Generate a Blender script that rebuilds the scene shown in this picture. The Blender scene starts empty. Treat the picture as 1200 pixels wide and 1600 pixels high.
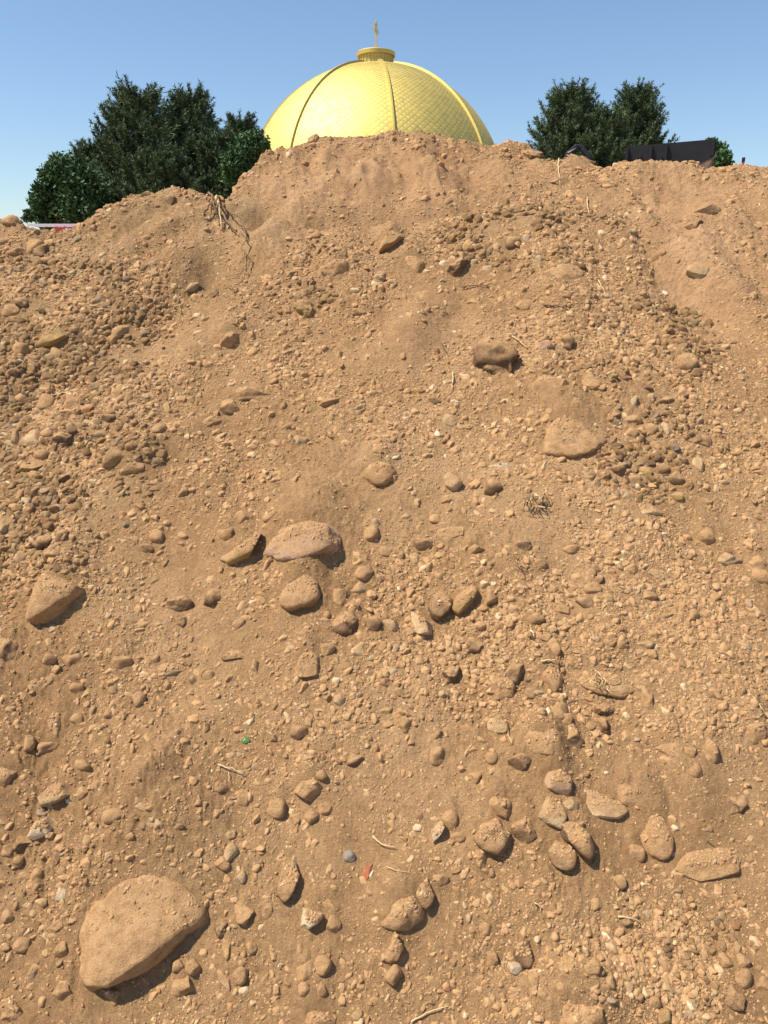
import bpy, bmesh, math, random
import numpy as np
from mathutils import Vector, Matrix
R = math.radians
rng = np.random.default_rng(7)
random.seed(7)
scene = bpy.context.scene
col = scene.collection

# ------------------------------------------------------------------ camera, world, sun
CAM_Z, PITCH, F = 1.6, R(-17.3), 1202.0
cam_d = bpy.data.cameras.new('camera')
cam_d.sensor_fit = 'VERTICAL'; cam_d.sensor_height = 24.0
cam_d.lens = 24.0 * F / 1600.0
cam_d.clip_start = 0.05; cam_d.clip_end = 3000
cam = bpy.data.objects.new('camera', cam_d); col.objects.link(cam)
cam.location = (0, 0, CAM_Z); cam.rotation_euler = (R(90) + PITCH, 0, 0)
scene.camera = cam

SUN = Vector((-0.48, -0.10, 0.87)).normalized()
world = bpy.data.worlds.new('World'); scene.world = world; world.use_nodes = True
wn = world.node_tree.nodes; wl = world.node_tree.links
bg = wn['Background']
sky = wn.new('ShaderNodeTexSky'); sky.sky_type = 'NISHITA'; sky.sun_disc = False
sky.sun_elevation = math.asin(SUN.z); sky.sun_rotation = math.atan2(SUN.x, SUN.y) % (2 * math.pi)
sky.altitude = 0; sky.air_density = 1.1; sky.dust_density = 0.3; sky.ozone_density = 4.5
wl.new(sky.outputs[0], bg.inputs[0]); bg.inputs[1].default_value = 0.098
sd = bpy.data.lights.new('sun', 'SUN'); sd.energy = 4.95; sd.angle = R(0.53); sd.color = (1.0, 0.91, 0.76)
so = bpy.data.objects.new('sun', sd); col.objects.link(so)
so.rotation_euler = SUN.to_track_quat('Z', 'Y').to_euler(); so.location = (-20, -10, 40)
scene.view_settings.view_transform = 'Standard'; scene.view_settings.look = 'None'
scene.view_settings.exposure = 0.58; scene.view_settings.gamma = 1.0
scene.view_settings.use_curve_mapping = False

# ------------------------------------------------------------------ small helpers
cp, sp = math.cos(PITCH), math.sin(PITCH)
def ray(px, py):
    u = (np.asarray(px, float) - 600) / F; v = (800 - np.asarray(py, float)) / F
    return u, cp - v * sp, sp + v * cp
def at(px, py, y):
    dx, dy, dz = ray(px, py)
    return Vector((float(dx / dy * y), y, CAM_Z + float(dz / dy * y)))
def project(x, y, z):
    zz = z - CAM_Z
    d = y * cp + zz * sp; h = -y * sp + zz * cp
    return 600 + F * x / d, 800 - F * h / d, d

def mesh_obj(name, v, f, mat=None, parent=None, smooth=False, loc=None):
    me = bpy.data.meshes.new(name)
    me.from_pydata([tuple(p) for p in v], [], [tuple(int(i) for i in q) for q in f])
    if smooth: me.polygons.foreach_set('use_smooth', np.ones(len(me.polygons), bool))
    if mat: me.materials.append(mat)
    o = bpy.data.objects.new(name, me); col.objects.link(o)
    if parent: o.parent = parent
    if loc is not None: o.location = loc
    return o
def np_mesh(name, v, tri, mat, smooth=False, quads=False):
    k = 4 if quads else 3
    me = bpy.data.meshes.new(name)
    n, m = len(v), len(tri)
    me.vertices.add(n); me.vertices.foreach_set('co', np.ascontiguousarray(v, np.float32).ravel())
    me.loops.add(m * k); me.loops.foreach_set('vertex_index', np.ascontiguousarray(tri, np.int32).ravel())
    me.polygons.add(m); me.polygons.foreach_set('loop_start', np.arange(0, m * k, k, dtype=np.int32))
    me.polygons.foreach_set('loop_total', np.full(m, k, np.int32))
    if smooth: me.polygons.foreach_set('use_smooth', np.ones(m, bool))
    me.update(calc_edges=True); me.validate()
    me.materials.append(mat)
    return me
def link(name, me, parent=None):
    o = bpy.data.objects.new(name, me); col.objects.link(o)
    if parent: o.parent = parent
    return o
def empty(name, loc, label, cat, group=None):
    o = bpy.data.objects.new(name, None); col.objects.link(o); o.location = loc
    return tag(o, label, cat, group)
def tag(o, label, cat, group=None):
    o['label'] = label; o['category'] = cat
    if group: o['group'] = group
    return o
def box_vf(x0, x1, y0, y1, z0, z1):
    v = [(x, y, z) for z in (z0, z1) for y in (y0, y1) for x in (x0, x1)]
    f = [(0, 2, 3, 1), (4, 5, 7, 6), (0, 1, 5, 4), (2, 6, 7, 3), (0, 4, 6, 2), (1, 3, 7, 5)]
    return v, f
def merge(parts):
    V, Fc = [], []
    for v, f in parts:
        n = len(V); V += list(v); Fc += [tuple(i + n for i in q) for q in f]
    return V, Fc
def tube_vf(pts, rad, seg=6):
    pts = [Vector(p) for p in pts]; n = len(pts)
    rad = rad if hasattr(rad, '__len__') else [rad] * n
    V, Fc = [], []
    for i, p in enumerate(pts):
        t = (pts[min(i + 1, n - 1)] - pts[max(i - 1, 0)]).normalized()
        a = t.cross(Vector((0.3, 0.2, 0.93))); a = (a if a.length > 1e-4 else t.cross(Vector((1, 0, 0)))).normalized(); b = t.cross(a)
        for k in range(seg):
            w = 2 * math.pi * k / seg
            V.append(p + (a * math.cos(w) + b * math.sin(w)) * rad[i])
    for i in range(n - 1):
        for k in range(seg):
            k2 = (k + 1) % seg
            Fc.append((i * seg + k, i * seg + k2, (i + 1) * seg + k2, (i + 1) * seg + k))
    Fc.append(tuple(range(seg - 1, -1, -1))); Fc.append(tuple(range((n - 1) * seg, n * seg)))
    return V, Fc

# ------------------------------------------------------------------ materials
def new_mat(name, rough=0.9, metallic=0.0):
    m = bpy.data.materials.new(name); m.use_nodes = True
    nt = m.node_tree; b = nt.nodes['Principled BSDF']
    b.inputs['Roughness'].default_value = rough; b.inputs['Metallic'].default_value = metallic
    b.inputs['Specular IOR Level'].default_value = 0.25
    return m, nt, b
def node(nt, t, **kw):
    n = nt.nodes.new(t)
    for k, v in kw.items(): setattr(n, k, v)
    return n
def noise(nt, vec, scale, detail=4, rough=0.55):
    n = node(nt, 'ShaderNodeTexNoise'); n.inputs['Scale'].default_value = scale
    n.inputs['Detail'].default_value = detail; n.inputs['Roughness'].default_value = rough
    if vec is not None: nt.links.new(vec, n.inputs['Vector'])
    return n.outputs['Fac']
def ramp(nt, fac, stops):
    r = node(nt, 'ShaderNodeValToRGB'); e = r.color_ramp.elements
    while len(e) < len(stops): e.new(0.5)
    for el, (p, c) in zip(e, stops):
        el.position = p; el.color = (*c, 1) if len(c) == 3 else c
    nt.links.new(fac, r.inputs[0]); return r.outputs[0]
def mix(nt, fac, a, b, mode='MIX'):
    n = node(nt, 'ShaderNodeMix', data_type='RGBA', blend_type=mode)
    for s, v in ((0, fac), (6, a), (7, b)):
        if isinstance(v, (int, float)): n.inputs[s].default_value = v
        elif isinstance(v, tuple): n.inputs[s].default_value = (*v, 1)
        else: nt.links.new(v, n.inputs[s])
    return n.outputs[2]
def math_n(nt, op, a, b=0.0, clamp=False):
    n = node(nt, 'ShaderNodeMath', operation=op, use_clamp=clamp)
    for s, v in ((0, a), (1, b)):
        if isinstance(v, (int, float)): n.inputs[s].default_value = v
        else: nt.links.new(v, n.inputs[s])
    return n.outputs[0]
def bump(nt, b, hs):
    prev = None
    for h, strength, dist in hs:
        n = node(nt, 'ShaderNodeBump'); n.inputs['Strength'].default_value = strength; n.inputs['Distance'].default_value = dist
        nt.links.new(h, n.inputs['Height'])
        if prev: nt.links.new(prev, n.inputs['Normal'])
        prev = n.outputs[0]
    nt.links.new(prev, b.inputs['Normal'])

SOIL = (0.432, 0.258, 0.124); SOIL_D = (0.345, 0.198, 0.092); SOIL_L = (0.52, 0.330, 0.174)
def soil_material():
    m, nt, b = new_mat('dirt', 0.95)
    g = node(nt, 'ShaderNodeNewGeometry').outputs['Position']
    c = ramp(nt, noise(nt, g, 2.3, 6, 0.6), [(0.3, SOIL_D), (0.5, SOIL), (0.72, SOIL_L)])
    c2 = ramp(nt, noise(nt, g, 38, 5, 0.65), [(0.3, (0.78, 0.77, 0.75)), (0.7, (1.12, 1.12, 1.12))])
    c = mix(nt, 1.0, c, c2, 'MULTIPLY')
    c3 = ramp(nt, noise(nt, g, 420, 3, 0.7), [(0.3, (0.74, 0.72, 0.7)), (0.5, (1, 1, 1)), (0.74, (1.22, 1.22, 1.22))])
    c = mix(nt, 0.8, c, c3, 'MULTIPLY')
    at_ = node(nt, 'ShaderNodeAttribute', attribute_name='tint')
    sx = node(nt, 'ShaderNodeSeparateXYZ'); nt.links.new(at_.outputs['Vector'], sx.inputs[0])
    c = mix(nt, sx.outputs[0], c, mix(nt, 1.0, c, (0.75, 0.80, 0.81), 'MULTIPLY'))       # greyer damp earth
    c = mix(nt, sx.outputs[1], c, mix(nt, 1.0, c, (1.17, 1.17, 1.28), 'MULTIPLY'))         # paler pinkish earth
    nt.links.new(c, b.inputs['Base Color'])
    v = node(nt, 'ShaderNodeTexVoronoi'); v.inputs['Scale'].default_value = 130; nt.links.new(g, v.inputs['Vector'])
    bump(nt, b, [(noise(nt, g, 75, 6, 0.7), 0.75, 0.010), (v.outputs['Distance'], 0.5, 0.005), (noise(nt, g, 420, 4, 0.8), 1.0, 0.0045)])
    return m
M_SOIL = soil_material()

TONES = {  # stone colour, share of dust lying on it
    's': ((0.425, 0.256, 0.125), 0.62), 'b': ((0.21, 0.125, 0.066), 0.14), 'p': ((0.56, 0.40, 0.225), 0.14),
    'g': ((0.35, 0.255, 0.165), 0.2), 'y': ((0.40, 0.265, 0.105), 0.16), 'o': ((0.40, 0.165, 0.06), 0.15),
    'k': ((0.53, 0.345, 0.225), 0.18), 'w': ((0.70, 0.56, 0.37), 0.08)}
def rock_material(tone):
    base, dust = TONES[tone]
    m, nt, b = new_mat('stone_' + tone, 0.9)
    oi = node(nt, 'ShaderNodeObjectInfo')
    tc = node(nt, 'ShaderNodeNewGeometry')
    g = tc.outputs['Position']
    lo = tuple(x * 0.72 for x in base); hi = tuple(min(0.9, x * 1.22) for x in base)
    c = ramp(nt, noise(nt, g, 26, 6, 0.62), [(0.3, lo), (0.5, base), (0.7, hi)])
    va = math_n(nt, 'MULTIPLY_ADD', oi.outputs['Random'], 0.3); va.node.inputs[2].default_value = 0.85
    cv = node(nt, 'ShaderNodeCombineColor')
    for i in range(3): nt.links.new(va, cv.inputs[i])
    c = mix(nt, 1.0, c, cv.outputs[0], 'MULTIPLY')
    sep = node(nt, 'ShaderNodeSeparateXYZ'); nt.links.new(tc.outputs['Normal'], sep.inputs[0])
    up = math_n(nt, 'MULTIPLY', sep.outputs[2], 0.55)
    d = math_n(nt, 'ADD', up, noise(nt, g, 18, 5, 0.65))
    d = math_n(nt, 'ADD', d, dust - 0.75)
    d = math_n(nt, 'MULTIPLY', d, 2.6, True)
    soil = ramp(nt, noise(nt, g, 60, 4, 0.6), [(0.3, SOIL_D), (0.5, SOIL), (0.75, SOIL_L)])
    c = mix(nt, d, c, soil)
    sp_ = ramp(nt, noise(nt, g, 430, 3, 0.7), [(0.32, (0.75, 0.73, 0.71)), (0.5, (1, 1, 1)), (0.72, (1.18, 1.18, 1.18))])
    c = mix(nt, 0.75, c, sp_, 'MULTIPLY')
    nt.links.new(c, b.inputs['Base Color'])
    bump(nt, b, [(noise(nt, g, 48, 6, 0.7), 0.8, 0.010), (noise(nt, g, 300, 4, 0.75), 0.8, 0.004)])
    return m
M_ROCK = {t: rock_material(t) for t in TONES}

def pebble_material(tone=(1, 1, 1), dusty=0.62):
    m, nt, b = new_mat('pebble_stone', 0.92)
    oi = node(nt, 'ShaderNodeObjectInfo')
    g = node(nt, 'ShaderNodeNewGeometry').outputs['Position']
    r = node(nt, 'ShaderNodeValToRGB'); r.color_ramp.interpolation = 'CONSTANT'; e = r.color_ramp.elements
    stops = [(0, SOIL), (0.27, (0.33, 0.19, 0.088)), (0.38, (0.40, 0.245, 0.125)), (0.52, (0.275, 0.165, 0.082)), (0.64, (0.43, 0.275, 0.145)), (0.74, (0.36, 0.235, 0.112)),
             (0.81, (0.21, 0.125, 0.066)), (0.90, (0.52, 0.37, 0.21)), (0.94, (0.35, 0.25, 0.155)), (0.966, (0.62, 0.48, 0.30)), (0.984, (0.36, 0.17, 0.075)), (0.992, (0.27, 0.21, 0.155))]
    while len(e) < len(stops): e.new(0.5)
    for el, (p, c) in zip(e, stops): el.position = p; el.color = (*c, 1)
    nt.links.new(oi.outputs['Random'], r.inputs[0])
    c = mix(nt, 1.0, r.outputs[0], ramp(nt, noise(nt, g, 130, 4, 0.6), [(0.3, (0.72, 0.71, 0.7)), (0.7, (1.18, 1.18, 1.18))]), 'MULTIPLY')
    c = mix(nt, math_n(nt, 'MULTIPLY', noise(nt, g, 40, 3), dusty), c, SOIL)
    c = mix(nt, 1.0, c, tone, 'MULTIPLY')
    nt.links.new(c, b.inputs['Base Color'])
    bump(nt, b, [(noise(nt, g, 260, 4, 0.7), 0.5, 0.003)])
    return m
M_PEB = pebble_material()
M_RUB = pebble_material((0.64, 0.63, 0.60), 0.25)

def plain(name, c, rough=0.6, metallic=0.0, var=0.12, scale=6, bmp=0.0):
    m, nt, b = new_mat(name, rough, metallic)
    g = node(nt, 'ShaderNodeNewGeometry').outputs['Position']
    n = noise(nt, g, scale, 5, 0.6)
    nt.links.new(ramp(nt, n, [(0.25, tuple(x * (1 - var) for x in c)), (0.75, tuple(min(1, x * (1 + var)) for x in c))]), b.inputs['Base Color'])
    if bmp: bump(nt, b, [(n, 0.4, bmp)])
    return m
def leaf_material(name, a, c):
    m, nt, b = new_mat(name, 0.6)
    g = node(nt, 'ShaderNodeNewGeometry').outputs['Position']
    nt.links.new(ramp(nt, noise(nt, g, 2.2, 4, 0.7), [(0.3, a), (0.7, c)]), b.inputs['Base Color'])
    b.inputs['Specular IOR Level'].default_value = 0.2
    return m
M_NEEDLE = leaf_material('pine_needles', (0.052, 0.084, 0.042), (0.112, 0.155, 0.068))  # greens lightened so distance haze is put into the needle colour
M_LEAF = leaf_material('broad_leaves', (0.032, 0.072, 0.030), (0.080, 0.150, 0.050))
M_BARK = plain('bark', (0.16, 0.11, 0.08), 0.9, scale=9, bmp=0.02)
M_BLACK = plain('black_painted_steel', (0.018, 0.018, 0.022), 0.45, scale=3, var=0.35)
M_DIRTY = plain('dirt_caked_steel', (0.22, 0.15, 0.11), 0.9, scale=7, var=0.3)
M_RUBBER = plain('tyre_rubber', (0.02, 0.02, 0.02), 0.8)
M_RED = plain('red_paint', (0.46, 0.07, 0.07), 0.4)
M_WHITE = plain('white_paint', (0.75, 0.76, 0.78), 0.4, var=0.05)
M_GLASS = plain('dark_window_glass', (0.03, 0.035, 0.045), 0.1)
M_STRAW = plain('dry_straw', (0.58, 0.43, 0.24), 0.8, scale=40)
M_ROOT = plain('dry_root', (0.20, 0.13, 0.075), 0.9, scale=60, var=0.4)
M_WALL = plain('church_stucco', (0.45, 0.38, 0.28), 0.9)
M_GROUND = plain('far_ground', (0.28, 0.2, 0.12), 0.95, var=0.3, scale=0.3)

# ------------------------------------------------------------------ ground sheet and dirt heap
g_ = bpy.data.meshes.new('ground')
gv, gf = box_vf(-1500, 1500, -1500, 1500, -0.5, 0.0)
ground = mesh_obj('ground', gv, gf, M_GROUND); ground['kind'] = 'structure'

perm = rng.permutation(512).astype(np.int64); perm = np.concatenate([perm, perm])
ang = rng.uniform(0, 2 * np.pi, 512); G2 = np.stack([np.cos(ang), np.sin(ang)], -1)
def pnoise(x, y):
    xi = np.floor(x).astype(np.int64); yi = np.floor(y).astype(np.int64)
    fx = x - xi; fy = y - yi
    u = fx * fx * fx * (fx * (fx * 6 - 15) + 10); v = fy * fy * fy * (fy * (fy * 6 - 15) + 10)
    def h(a, b, dx, dy):
        q = G2[perm[(perm[a & 511] + b) & 511]]
        return q[..., 0] * dx + q[..., 1] * dy
    n00 = h(xi, yi, fx, fy); n10 = h(xi + 1, yi, fx - 1, fy); n01 = h(xi, yi + 1, fx, fy - 1); n11 = h(xi + 1, yi + 1, fx - 1, fy - 1)
    return (n00 * (1 - u) + n10 * u) * (1 - v) + (n01 * (1 - u) + n11 * u) * v
def fbm(x, y, octv, gain=0.5):
    s = 0; a = 1.0; f = 1.0
    for i in range(octv):
        s = s + a * pnoise(x * f + 17.3 * i, y * f - 9.1 * i); a *= gain; f *= 2.03
    return s

TH = math.tan(R(36)); Y0 = 0.4
crest = [(-900, 300), (-300, 330), (-60, 352), (-10, 346), (6, 340), (16, 334), (28, 340), (40, 355), (92, 359), (118, 350), (150, 325), (200, 308), (250, 300), (280, 291), (300, 290), (325, 294), (342, 302), (356, 303), (362, 297), (380, 275), (400, 255),
         (425, 233), (450, 225), (470, 217), (486, 212), (505, 213), (530, 214), (560, 213), (590, 208), (620, 201), (650, 202), (680, 203), (700, 212), (730, 219), (760, 221), (790, 222), (830, 229), (850, 242), (880, 239), (900, 237), (920, 240), (935, 253),
         (950, 254), (1000, 252), (1035, 248), (1060, 249), (1080, 252), (1100, 258), (1150, 257), (1200, 257), (1500, 262), (2200, 300)]
ct, cyv = [], []
for px, py in crest:
    dx, dy, dz = ray(px, py)
    ct.append(dx / dy); cyv.append((CAM_Z + TH * Y0) / (TH - dz / dy))
ct = np.array(ct); cyv = np.array(cyv)

NC = 680
core = np.linspace(-0.56, 0.56, NC)
sidec = 0.56 + (1.9 - 0.56) * np.linspace(0, 1, 110)[1:] ** 1.25
T = np.concatenate([-sidec[::-1], core, sidec])
# rows: fine on the visible face (uniform in depth-scaled step), coarse behind the crest
yy = [0.25]
while yy[-1] < 3.75:
    yy.append(yy[-1] + (0.0040 if yy[-1] > 0.9 else 0.02))
while yy[-1] < 8.2: yy.append(yy[-1] + 0.02 + 0.04 * (yy[-1] - 3.75))
YR = np.array(yy)
TT, YY = np.meshgrid(T, YR)
XX = TT * (YY + 0.0)
yc = np.interp(TT, ct, cyv)
zc = TH * (yc - Y0)
def heap_height(X, Y, T_):
    zf = TH * (Y - Y0)
    zb = zc - 0.30 * (Y - yc) - 0.05 * (Y - yc) ** 2 + 0.012
    k = 0.016
    z = -k * np.logaddexp(-zf / k, -zb / k)
    k = 0.08
    z = k * np.logaddexp(z / k, -0.06 / k)
    fall = np.clip((np.abs(T_) - 1.1) / 0.8, 0, 1); z = z * (1 - fall ** 2 * 0.98)
    return z
ZZ = heap_height(XX, YY, TT)
face = 1 / (1 + np.exp((YY - yc + 0.12) / 0.05))          # 1 on the visible face
near = np.clip((yc - YY) / 0.35, 0, 1)                     # fades relief towards the crest
und = 0.085 * fbm(XX * 0.9 + 3, YY * 0.55, 3) * near
# downslope streaks and chutes
und += 0.022 * fbm(XX * 3.2 + 0.7 * YY, YY * 0.7 + 5, 3) * near
ZZ = ZZ + und
PX, PY, PD = project(XX, YY, ZZ)
def stroke(px, py, ang_, ln, wd, hgt):
    """one swelling (or hollow) of the heap: centre, long axis and sizes, all measured on the slope"""
    global ZZ
    i = np.argmin((PX - px) ** 2 + (PY - py) ** 2 + 1e9 * (YY > yc))
    x0, y0, d0 = XX.flat[i], YY.flat[i], PD.flat[i]
    sc = d0 / F
    a = R(ang_); dx = XX - x0; dy = (YY - y0) * 1.12
    u = dx * math.cos(a) + dy * math.sin(a); v = -dx * math.sin(a) + dy * math.cos(a)
    ZZ = ZZ + 1.5 * hgt * np.exp(-(u / (ln * sc)) ** 2 - (v / (wd * sc)) ** 2) * np.where(near > 0, np.clip(near * 3, 0, 1), 0)
for s_ in [(590, 335, 0, 190, 22, -0.05), (600, 285, 0, 150, 26, 0.035), (330, 430, 55, 120, 35, -0.035), (400, 380, 60, 120, 28, 0.035), (420, 330, 70, 60, 22, -0.03), (1045, 430, -70, 130, 38, -0.05), (1120, 430, -75, 110, 32, 0.035), (985, 380, -70, 90, 26, 0.025),
           (640, 530, 75, 60, 40, 0.045), (230, 710, 30, 90, 34, 0.022), (300, 560, 50, 150, 40, 0.02), (250, 1235, 60, 80, 20, 0.014), (120, 560, 50, 140, 60, -0.04), (850, 1165, 20, 50, 40, 0.02), (640, 1400, 50, 70, 40, 0.015), (930, 1560, 0, 80, 40, 0.02),
           (470, 215, 60, 40, 14, 0.03), (515, 235, 80, 40, 12, 0.03), (560, 250, 80, 40, 16, -0.025), (660, 240, 85, 40, 18, 0.02), (740, 270, 80, 50, 20, -0.02), (200, 390, 60, 60, 22, 0.02), (270, 360, 50, 50, 18, 0.025),
           (880, 470, -20, 60, 26, 0.02), (720, 480, 80, 70, 30, -0.02), (240, 330, 40, 40, 14, -0.02), (1150, 350, -40, 50, 20, 0.03)]:
    stroke(*s_)
scarp = np.clip(np.exp(-((PX - 600) / 240) ** 4) * np.exp(-((PY - 265) / 62) ** 4) + 0.7 * np.exp(-((PX - 1080) / 160) ** 4) * np.exp(-((PY - 330) / 70) ** 4) + 0.65 * np.exp(-((PX - 270) / 100) ** 4) * np.exp(-((PY - 385) / 70) ** 4), 0, 1)
ZZ += scarp * np.clip(near * 2, 0, 1) * (0.052 * fbm(XX * 5 + 2 + 1.2 * YY, YY * 2.4, 4) - 0.05 * np.abs(fbm(XX * 4.2 + 7, YY * 3.4, 4)) + 0.012)
# crest raggedness, clods of earth
ragged = np.exp(-((YY - yc) / 0.16) ** 2)
ZZ += ragged * (0.020 * fbm(XX * 7, YY * 7 + 40, 4) + 0.022 * np.maximum(0, pnoise(XX * 19 + 3, YY * 19)) + 0.014 * np.abs(pnoise(XX * 40, YY * 40)) - 0.012)
ZZ += 0.020 * fbm(XX * 4.5 + 11, YY * 4.5, 3)
rough_ = np.clip(0.55 + 1.3 * fbm(XX * 2.1 + 31, YY * 2.1, 2), 0.12, 1.4)
ZZ += rough_ * (0.0095 * fbm(XX * 17, YY * 17, 3) + 0.0095 * np.abs(fbm(XX * 42 + 5, YY * 42, 3)) - 0.003)
ZZ += rough_ * 0.008 * np.maximum(0, pnoise(XX * 85, YY * 85)) + 0.0016 * pnoise(XX * 150, YY * 150)
ZZ = np.where(YY > yc + 3.2, np.minimum(ZZ, np.interp(YY - yc - 3.2, [0, 0.8], [0.6, -0.1])), ZZ)

def grid_normals():
    P = np.stack([XX, YY, ZZ], -1)
    du = np.gradient(P, axis=1); dv = np.gradient(P, axis=0)
    n = np.cross(du, dv); n /= np.linalg.norm(n, axis=-1, keepdims=True) + 1e-12
    return P, n
PX, PY, PD = project(XX, YY, ZZ)
FACE = (YY < yc + 0.03) & (YY > 0.7)
def spot(px, py):
    """nearest point of the visible face to a direction"""
    i = np.argmin(np.where(FACE, (PX - px) ** 2 + (PY - py) ** 2, 1e12))
    return np.unravel_index(i, PX.shape)

# ------------------------------------------------------------------ the stones: position, size, tilt, form, tone
# form: b rounded, a angular, f flat, c crumbly clod ; tone: see TONES
POLY = '''
b s|big dusty boulder with an overhanging shaded lower edge, largest on the heap|the largest boulder|117,1440 123,1413 150,1387 187,1367 253,1360 300,1373 333,1403 335,1430 317,1457 287,1477 257,1500 217,1523 187,1535 160,1538 147,1523 128,1500
b s|heart-shaped tan boulder tapering to a point downhill|the heart-shaped boulder|43,903 60,897 85,905 115,908 133,922 131,933 110,953 88,968 70,975 50,967 43,933
b k|broad boulder with a bare whitish top, beside an ochre jagged rock|the white-topped boulder|413,867 425,847 442,828 477,823 507,825 527,833 537,853 531,863 500,877 467,887 447,888 425,880
b s|dome-shaped dusty boulder just below the white-topped boulder|the dome-shaped boulder|437,937 450,910 473,897 497,910 502,935 493,948 462,963 440,950
a y|jagged ochre rock leaning against the white-topped boulder|the jagged ochre rock|345,876 385,843 420,832 425,846 418,862 392,874 388,886 362,886
b s|large smooth boulder with a dark undercut edge on the upper slope|the undercut boulder|844,702 852,673 868,658 903,658 928,677 942,697 927,710 883,720 853,713
b s|rounded triangular boulder above the undercut boulder|the triangular boulder|825,630 832,600 850,588 872,600 888,620 880,630 843,630
b s|isolated round boulder with a crescent of shade under it in smooth soil|the isolated round boulder|565,737 573,725 600,722 620,733 618,750 600,763 580,762 568,750
b s|long dusty boulder with dry grass against its lower face|the grass-draped boulder|898,1060 913,1048 943,1045 980,1058 997,1078 987,1088 963,1095 933,1087 907,1075
b b|brown stone with a dark open hollow under it, beside an upright slab|the hollow-based stone|667,947 677,928 697,923 708,940 707,955 683,975 672,970
a y|thin upright ochre slab leaning beside the hollow-based stone|the upright slab|705,947 717,927 740,913 748,923 743,937 715,963 708,958
a p|pale blocky rock with light veins, beside the hollow-based stone|the veined pale rock|642,957 660,948 672,960 673,977 685,985 682,995 660,993 647,992
a s|squarish dusty rock with a shaded straight lower edge|the squarish rock|457,1052 465,1030 478,1017 500,1030 500,1057 478,1063 462,1060
a y|long flat ochre rock among the dense rubble|the long ochre rock|62,540 65,527 97,512 115,522 110,528 85,543 65,547
c b|dark cracked clod with broken faces, biggest of the dark lumps|the cracked dark clod|743,572 748,548 765,528 793,545 807,568 792,592 765,586
a p|pale cream wedge-shaped stone near the round boulder|the cream wedge|693,747 700,738 723,757 712,772 697,763
a s|tilted brown stone on the slope below the middle mound|the tilted brown stone|591,398 595,380 612,365 627,362 630,374 614,390
a w|whitish three-cornered stone in smooth soil|the whitish three-cornered stone|470,1450 473,1420 482,1418 507,1428 497,1442 477,1455
b s|dusty boulder with shade on one side, partly sunk in drifted soil|the drifted boulder|593,1447 613,1417 647,1407 663,1427 660,1440 637,1457 607,1455
a b|upright brown stone set on the flank of the drifted boulder|the upright brown stone|645,1403 653,1387 668,1378 678,1397 673,1413 663,1422
b s|pear-shaped stone just below the drifted boulder|the pear-shaped stone|597,1500 617,1455 633,1483 620,1507 603,1510
b s|small lozenge-shaped stone at the foot of the pear-shaped stone|the lozenge stone|600,1527 615,1507 628,1522 613,1540 602,1533
a b|upright brown stone with a shaded flank in loose soil|the shaded upright stone|433,1367 443,1343 458,1350 470,1370 463,1390 447,1410 433,1400
a s|blunt dusty stone with a sharp shadow beside it|the blunt stone|458,1237 470,1217 490,1212 505,1227 500,1247 490,1253 472,1247
a k|pinkish pale block at the top of a stone cluster|the pinkish block|847,1210 877,1203 893,1217 890,1237 880,1247 853,1235
a p|pale faceted block in the middle of a stone cluster|the pale faceted block|840,1277 857,1247 878,1252 887,1273 872,1297 850,1287
a b|dark brown rock leaning over a dark rounded clod|the leaning dark rock|875,1287 900,1283 917,1297 932,1320 915,1342 900,1333 880,1313
b b|dark rounded clod at the bottom of a stone cluster|the dark rounded clod|855,1333 868,1313 883,1318 900,1335 893,1357 880,1363 862,1353
f p|long pale slab lying beside the pale faceted block|the long pale slab|908,1257 913,1233 933,1238 977,1260 982,1270 963,1280 937,1278 910,1267
b s|tall egg-shaped boulder standing proud of the soil|the egg-shaped boulder|997,1300 1003,1280 1033,1275 1048,1290 1048,1323 1033,1345 1013,1343 1000,1323
f s|wide sunken slab with a ragged shaded lower edge|the sunken slab|1047,1360 1067,1340 1117,1330 1153,1333 1157,1353 1147,1370 1087,1380 1067,1373
b b|big lumpy brown boulder with a shaded lower face|the lumpy brown boulder|737,1307 747,1287 783,1280 800,1300 800,1317 777,1335 753,1327
a w|cream-crusted angular stone beside the lumpy brown boulder|the cream-crusted stone|673,1300 690,1282 702,1300 683,1312 677,1322
a p|pale grey angular rock with a shaded underside|the pale grey rock|62,1247 75,1230 107,1225 115,1240 85,1258 70,1262
a w|cream rock with two bright flat faces and a dark flank|the two-faced cream rock|45,1307 55,1285 73,1278 85,1292 80,1302 57,1313
'''
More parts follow.
